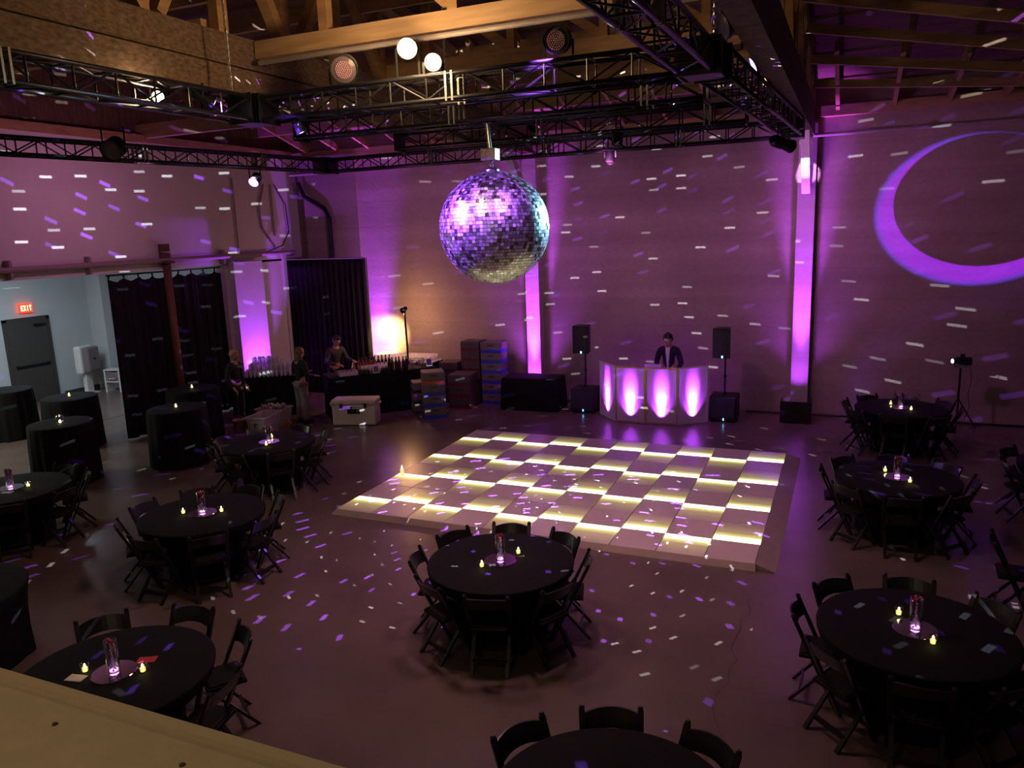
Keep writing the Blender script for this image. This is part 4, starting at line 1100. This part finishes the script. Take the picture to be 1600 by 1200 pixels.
# pillar uplights
for ux, uy, uz in ((XL[1],7.68,.22),(XL[0],7.82,.14)):
    lamp('SPOT','uplight_lamp',(ux,uy,uz), MAG, 380, (ux,uy+.25,3.0), .05, 80, 1)
    lamp('SPOT','uplight_lamp',(ux,uy,uz), MAG, 7500, (ux,8.2,4.8), .05, 23, 1)
lamp('SPOT','uplight_lamp',(-4.50,8.02,.15), VIO, 900, (-4.45,8.2,3.5), .05, 75, 1)
lamp('SPOT','uplight_lamp',(-4.50,8.02,.15), VIO, 4500, (-4.45,8.3,4.5), .05, 26, 1)
lamp('SPOT','uplight_lamp',(-6.42,6.0,.15), VIO, 1500, (-6.66,6.0,2.5), .05, 72, 1)
lamp('SPOT','pillar_wash_lamp',(6.08,5.2,5.35), (.75,.3,1), 1100, (6.1,8.05,5.05), .02, 9, .2)
# booth lamps just behind the scrim
for p, n in PAN:
    q = p - n*.20
    lamp('SPOT','booth_lamp',(q.x,q.y,.06), (.50,.06,1), 1250, (p.x,p.y,.52), .03, 32, 1)
    q = p - n*.09
    lamp('SPOT','booth_lamp',(q.x,q.y,.14), (.50,.06,1), 85, (p.x,p.y,.32), .03, 90, 1)
# stage washes from the truss fixtures
for x, y, tx, ty, e, c_ in ((1.75,-1.5,2,-2,1,(1,.48,.66)),(4.25,-1.5,5,-2,1,(1,.48,.66)),(3.8,2.25,3,2,1,(1,.48,.66)),(-3.6,3.0,-4,3,.6,(1,.36,.72)),(6.0,1.0,7.5,2,.5,(1,.48,.66))):
    lamp('SPOT','wash_lamp',(x,y,5.3), c_, 120*e, (tx,ty,0), .15, 125, 1)
for x, tx in ((2.9,3.0),(-1.0,-2.5),(5.5,8.5)):
    lamp('SPOT','wall_wash_lamp',(x,4.6,5.3), (1,.30,.92), 150, (tx,8.3,3.2), .15, 120, 1)
lamp('SPOT','wall_wash_lamp',(-4.0,1.0,5.3), (1,.32,.72), 66, (-6.85,1.5,4.6), .15, 130, 1)
# the glaring warm lamps
for p in ((2.60,-2.05,6.0),(2.90,-2.05,5.83)):
    lamp('POINT','glare_lamp',p, (1,.64,.30), 48, None, .09)
lamp('POINT','glare_lamp',(.30,-2.9,5.62), (1,.7,.36), 8, None, .05)
# beams on the mirror ball
lamp('SPOT','ball_beam_lamp',(.5,-2.3,5.55), (.30,.06,1), 4800, BALL, .12, 26, .3)
lamp('SPOT','ball_beam_lamp',(5.6,4.6,5.0), (.3,.8,1), 1300, BALL, .12, 26, .3)
lamp('SPOT','ball_beam_lamp',(4.25,-1.7,5.85), (.45,.12,1), 700, BALL, .12, 30, .3)  # added beam; no lit lamp stands here to throw it
# bar lamp
lamp('SPOT','bar_lamp_bulb',(-3.10,7.32,2.26), (1,.60,.22), 900, (-4.35,8.3,1.35), .05, 50, .8)
lamp('POINT','bar_glow_bulb',(-3.16,7.30,2.20), (1,.50,.2), 40, None, .06)
# alcove
lamp('AREA','alcove_lamp',(-10.6,3.2,3.5), (.72,.86,1.0), 70, (-11.2,4.2,0), 1.2)
lamp('AREA','alcove_lamp',(-9.5,-1.5,3.5), (.95,1,.82), 110, (-9.5,-1.5,0), 1.5)
# mezzanine room light behind the camera
lamp('AREA','mezzanine_lamp',(5.0,-9.9,5.2), (1,.76,.45), 15, (5.0,-8.2,2.9), .6)

# ---- unseen lamps added round the mirror ball imitate facet beams as bright direction cells
def added_facet_light(name, loc, n, energy, kv=1, cs=1):
    l = bpy.data.lights.new(name, 'POINT'); l.energy = energy; l.shadow_soft_size = 0; l.color = (1,1,1)
    o = bpy.data.objects.new(name, l); COL.objects.link(o); o.location = loc
    l.use_nodes = True; nt = l.node_tree; N = nt.nodes; L = nt.links
    for q in list(N): N.remove(q)
    out = N.new('ShaderNodeOutputLight'); em = N.new('ShaderNodeEmission'); L.new(em.outputs[0], out.inputs[0])
    tc = N.new('ShaderNodeTexCoord')
    def m(op, a, b=None, c=None):
        q = N.new('ShaderNodeMath'); q.operation = op
        for i, v in enumerate((a,b,c)):
            if v is None: continue
            if isinstance(v, (int,float)): q.inputs[i].default_value = v
            else: L.new(v, q.inputs[i])
        return q.outputs[0]
    def pattern(axis_rot, du, dv, prob, hw, hh, seed):
        vr = N.new('ShaderNodeVectorRotate'); vr.rotation_type = 'EULER_XYZ'; vr.inputs['Rotation'].default_value = axis_rot
        L.new(tc.outputs['Normal'], vr.inputs['Vector'])
        sp = N.new('ShaderNodeSeparateXYZ'); L.new(vr.outputs[0], sp.inputs[0])
        az = m('DEGREES', m('ARCTAN2', sp.outputs['Y'], sp.outputs['X'])); el = m('DEGREES', m('ARCSINE', sp.outputs['Z']))
        v = m('DIVIDE', m('ADD', el, 90), dv); vi = m('FLOOR', v); vf = m('FRACT', v)
        # keep cells even in area: widen azimuth cells toward the poles
        ce = m('MAXIMUM', m('COSINE', m('RADIANS', m('SUBTRACT', m('MULTIPLY', m('ADD', vi, .5), dv), 90))), .04)
        nu = m('MAXIMUM', m('FLOOR', m('MULTIPLY', ce, 360/du)), 3)
        u = m('MULTIPLY', m('DIVIDE', m('ADD', az, 180), 360), nu); ui = m('FLOOR', u); uf = m('FRACT', u)
        cv = N.new('ShaderNodeCombineXYZ'); L.new(ui, cv.inputs[0]); L.new(vi, cv.inputs[1]); cv.inputs[2].default_value = seed
        wn = N.new('ShaderNodeTexWhiteNoise'); wn.noise_dimensions = '3D'; L.new(cv.outputs[0], wn.inputs['Vector'])
        sc = N.new('ShaderNodeSeparateXYZ'); L.new(wn.outputs['Color'], sc.inputs[0])
        on = m('LESS_THAN', wn.outputs['Value'], prob)
        jx = m('MULTIPLY_ADD', sc.outputs[0], .5, .25); jy = m('MULTIPLY_ADD', sc.outputs[1], .5, .25)
        # half sizes: constant angle, so divide by the cell size
        dx = m('ABSOLUTE', m('MULTIPLY', m('SUBTRACT', uf, jx), du)); dy = m('ABSOLUTE', m('MULTIPLY', m('SUBTRACT', vf, jy), dv))
        wide = m('MULTIPLY', ce, hw); wide = m('MAXIMUM', wide, hh*1.2)
        def soft(dd, hs):
            r = N.new('ShaderNodeMapRange'); r.interpolation_type = 'SMOOTHSTEP'; L.new(dd, r.inputs[0])
            r.inputs[3].default_value = 1; r.inputs[4].default_value = 0
            if isinstance(hs, (int,float)): r.inputs[1].default_value = hs*.75; r.inputs[2].default_value = hs*1.1
            else: L.new(m('MULTIPLY', hs, .85), r.inputs[1]); L.new(m('MULTIPLY', hs, 1.1), r.inputs[2])
            return r.outputs[0]
        br = m('MULTIPLY_ADD', sc.outputs[2], .8, .35)
        return m('MULTIPLY', m('MULTIPLY', on, br), m('MULTIPLY', soft(dx, wide), soft(dy, hh)))
    pw = pattern((0,0,.3), 4.6*cs, 2.3*cs, .36, .80, .17, 1.0)
    pv = pattern((.45,.30,1.1), 5.2*cs, 2.8*cs, .42, 1.0*cs, .27*cs, 5.0)
    # only the directions nearest this side of the ball
    ax = ['X','Y','Z'][max(range(3), key=lambda i: abs(n[i]))]
    sp = N.new('ShaderNodeSeparateXYZ'); L.new(tc.outputs['Normal'], sp.inputs[0])
    comp = m('MULTIPLY', sp.outputs[ax], float(n['XYZ'.index(ax)]))
    ok = 1.0
    for k in 'XYZ':
        if k != ax:
            q = m('GREATER_THAN', comp, m('ABSOLUTE', sp.outputs[k])); ok = q if ok == 1.0 else m('MULTIPLY', ok, q)
    pw = m('MULTIPLY', pw, ok); pv = m('MULTIPLY', pv, ok)
    cw = N.new('ShaderNodeVectorMath'); cw.operation = 'SCALE'; cw.inputs[0].default_value = (.78,.86,1.0); L.new(pw, cw.inputs['Scale'])
    cv = N.new('ShaderNodeVectorMath'); cv.operation = 'SCALE'; cv.inputs[0].default_value = (.30*kv,.09*kv,1.0*kv); L.new(pv, cv.inputs['Scale'])
    ad = N.new('ShaderNodeVectorMath'); ad.operation = 'ADD'; L.new(cw.outputs[0], ad.inputs[0]); L.new(cv.outputs[0], ad.inputs[1])
    L.new(ad.outputs[0], em.inputs['Color']); em.inputs['Strength'].default_value = 1
    return o
for n, e, kv, cs in (((0,0,-1),2300,1.9,1.25),((0,1,0),3000,.45,1),((0,-1,0),3600,1.8,.8),((1,0,0),3600,1.1,.84),((-1,0,0),3600,1.0,.9),((0,0,1),1200,1,1.2)):
    added_facet_light('added_facet_beams', BALL + Vector(n)*(BR+.035), n, e, kv, cs)

# ---- crescent thrown on the back wall by the profile lamp
def crescent(loc, centre, ro, inner, ri, energy):
    l = bpy.data.lights.new('crescent_lamp', 'SPOT'); l.energy = energy; l.shadow_soft_size = 0; l.spot_size = math.radians(150); l.spot_blend = 0
    o = bpy.data.objects.new('crescent_lamp', l); COL.objects.link(o); o.location = loc; o.rotation_euler = (PI/2,0,0)
    D = WY - loc[1]
    l.use_nodes = True; nt = l.node_tree; N = nt.nodes; L = nt.links
    for q in list(N): N.remove(q)
    out = N.new('ShaderNodeOutputLight'); em = N.new('ShaderNodeEmission'); L.new(em.outputs[0], out.inputs[0])
    tc = N.new('ShaderNodeTexCoord'); sp = N.new('ShaderNodeSeparateXYZ'); L.new(tc.outputs['Normal'], sp.inputs[0])
    def m(op, a, b=None):
        q = N.new('ShaderNodeMath'); q.operation = op
        for i, v in enumerate((a,b)):
            if v is None: continue
            if isinstance(v, (int,float)): q.inputs[i].default_value = v
            else: L.new(v, q.inputs[i])
        return q.outputs[0]
    # spot looks down local -Z (world +Y); local X = world X, local Y = world Z
    w = m('MULTIPLY', sp.outputs['Z'], -1); X = m('MULTIPLY', m('DIVIDE', sp.outputs['X'], w), D); Y = m('MULTIPLY', m('DIVIDE', sp.outputs['Y'], w), D)
    def rad(c, r):
        dx = m('DIVIDE', m('SUBTRACT', X, c[0]-loc[0]), r[0]); dy = m('DIVIDE', m('SUBTRACT', Y, c[1]-loc[2]), r[1])
        return m('SQRT', m('ADD', m('MULTIPLY', dx, dx), m('MULTIPLY', dy, dy)))
    def step(x, a, b, lo=0, hi=1):
        r = N.new('ShaderNodeMapRange'); r.interpolation_type = 'SMOOTHSTEP'; L.new(x, r.inputs[0]); r.inputs[1].default_value = a; r.inputs[2].default_value = b; r.inputs[3].default_value = lo; r.inputs[4].default_value = hi; return r.outputs[0]
    R1 = rad(centre, ro); R2 = rad(inner, ri)
    a = m('MULTIPLY', step(R1, .955, 1.02, 1, 0), step(R2, .985, 1.01)); edge = step(R1, .92, .975)
    mx = N.new('ShaderNodeMix'); mx.data_type = 'RGBA'; mx.inputs[6].default_value = (.30,.02,1,1); mx.inputs[7].default_value = (.10,.05,.9,1)
    L.new(edge, mx.inputs[0]); L.new(mx.outputs[2], em.inputs['Color']); L.new(a, em.inputs['Strength'])
    # the throw is even across the wall: undo distance and slant
    iv = m('DIVIDE', 1, m('POWER', w, 3)); L.new(m('MULTIPLY', a, iv), em.inputs['Strength'])
    return o
crescent((6.15,4.35,5.3), (9.16,4.18), (1.80,1.44), (9.26,4.36), (1.55,1.24), 1200)

# ------------------------------------------------------------------ world and view
w = bpy.data.worlds.new('world'); scene.world = w; w.use_nodes = True
w.node_tree.nodes['Background'].inputs['Color'].default_value = (.10,.055,.07,1)
w.node_tree.nodes['Background'].inputs['Strength'].default_value = .2
vs = scene.view_settings
vs.view_transform = 'Standard'; vs.look = 'None'; vs.gamma = 1; vs.exposure = .45; vs.use_curve_mapping = False
scene.display_settings.display_device = 'sRGB'
cy = scene.cycles
cy.use_denoising = True
try: cy.denoiser = 'OPENIMAGEDENOISE'
except Exception: pass
cy.max_bounces = 6; cy.diffuse_bounces = 3; cy.glossy_bounces = 3; cy.transmission_bounces = 4; cy.transparent_max_bounces = 10
cy.sample_clamp_indirect = 4; cy.caustics_reflective = False; cy.caustics_refractive = False
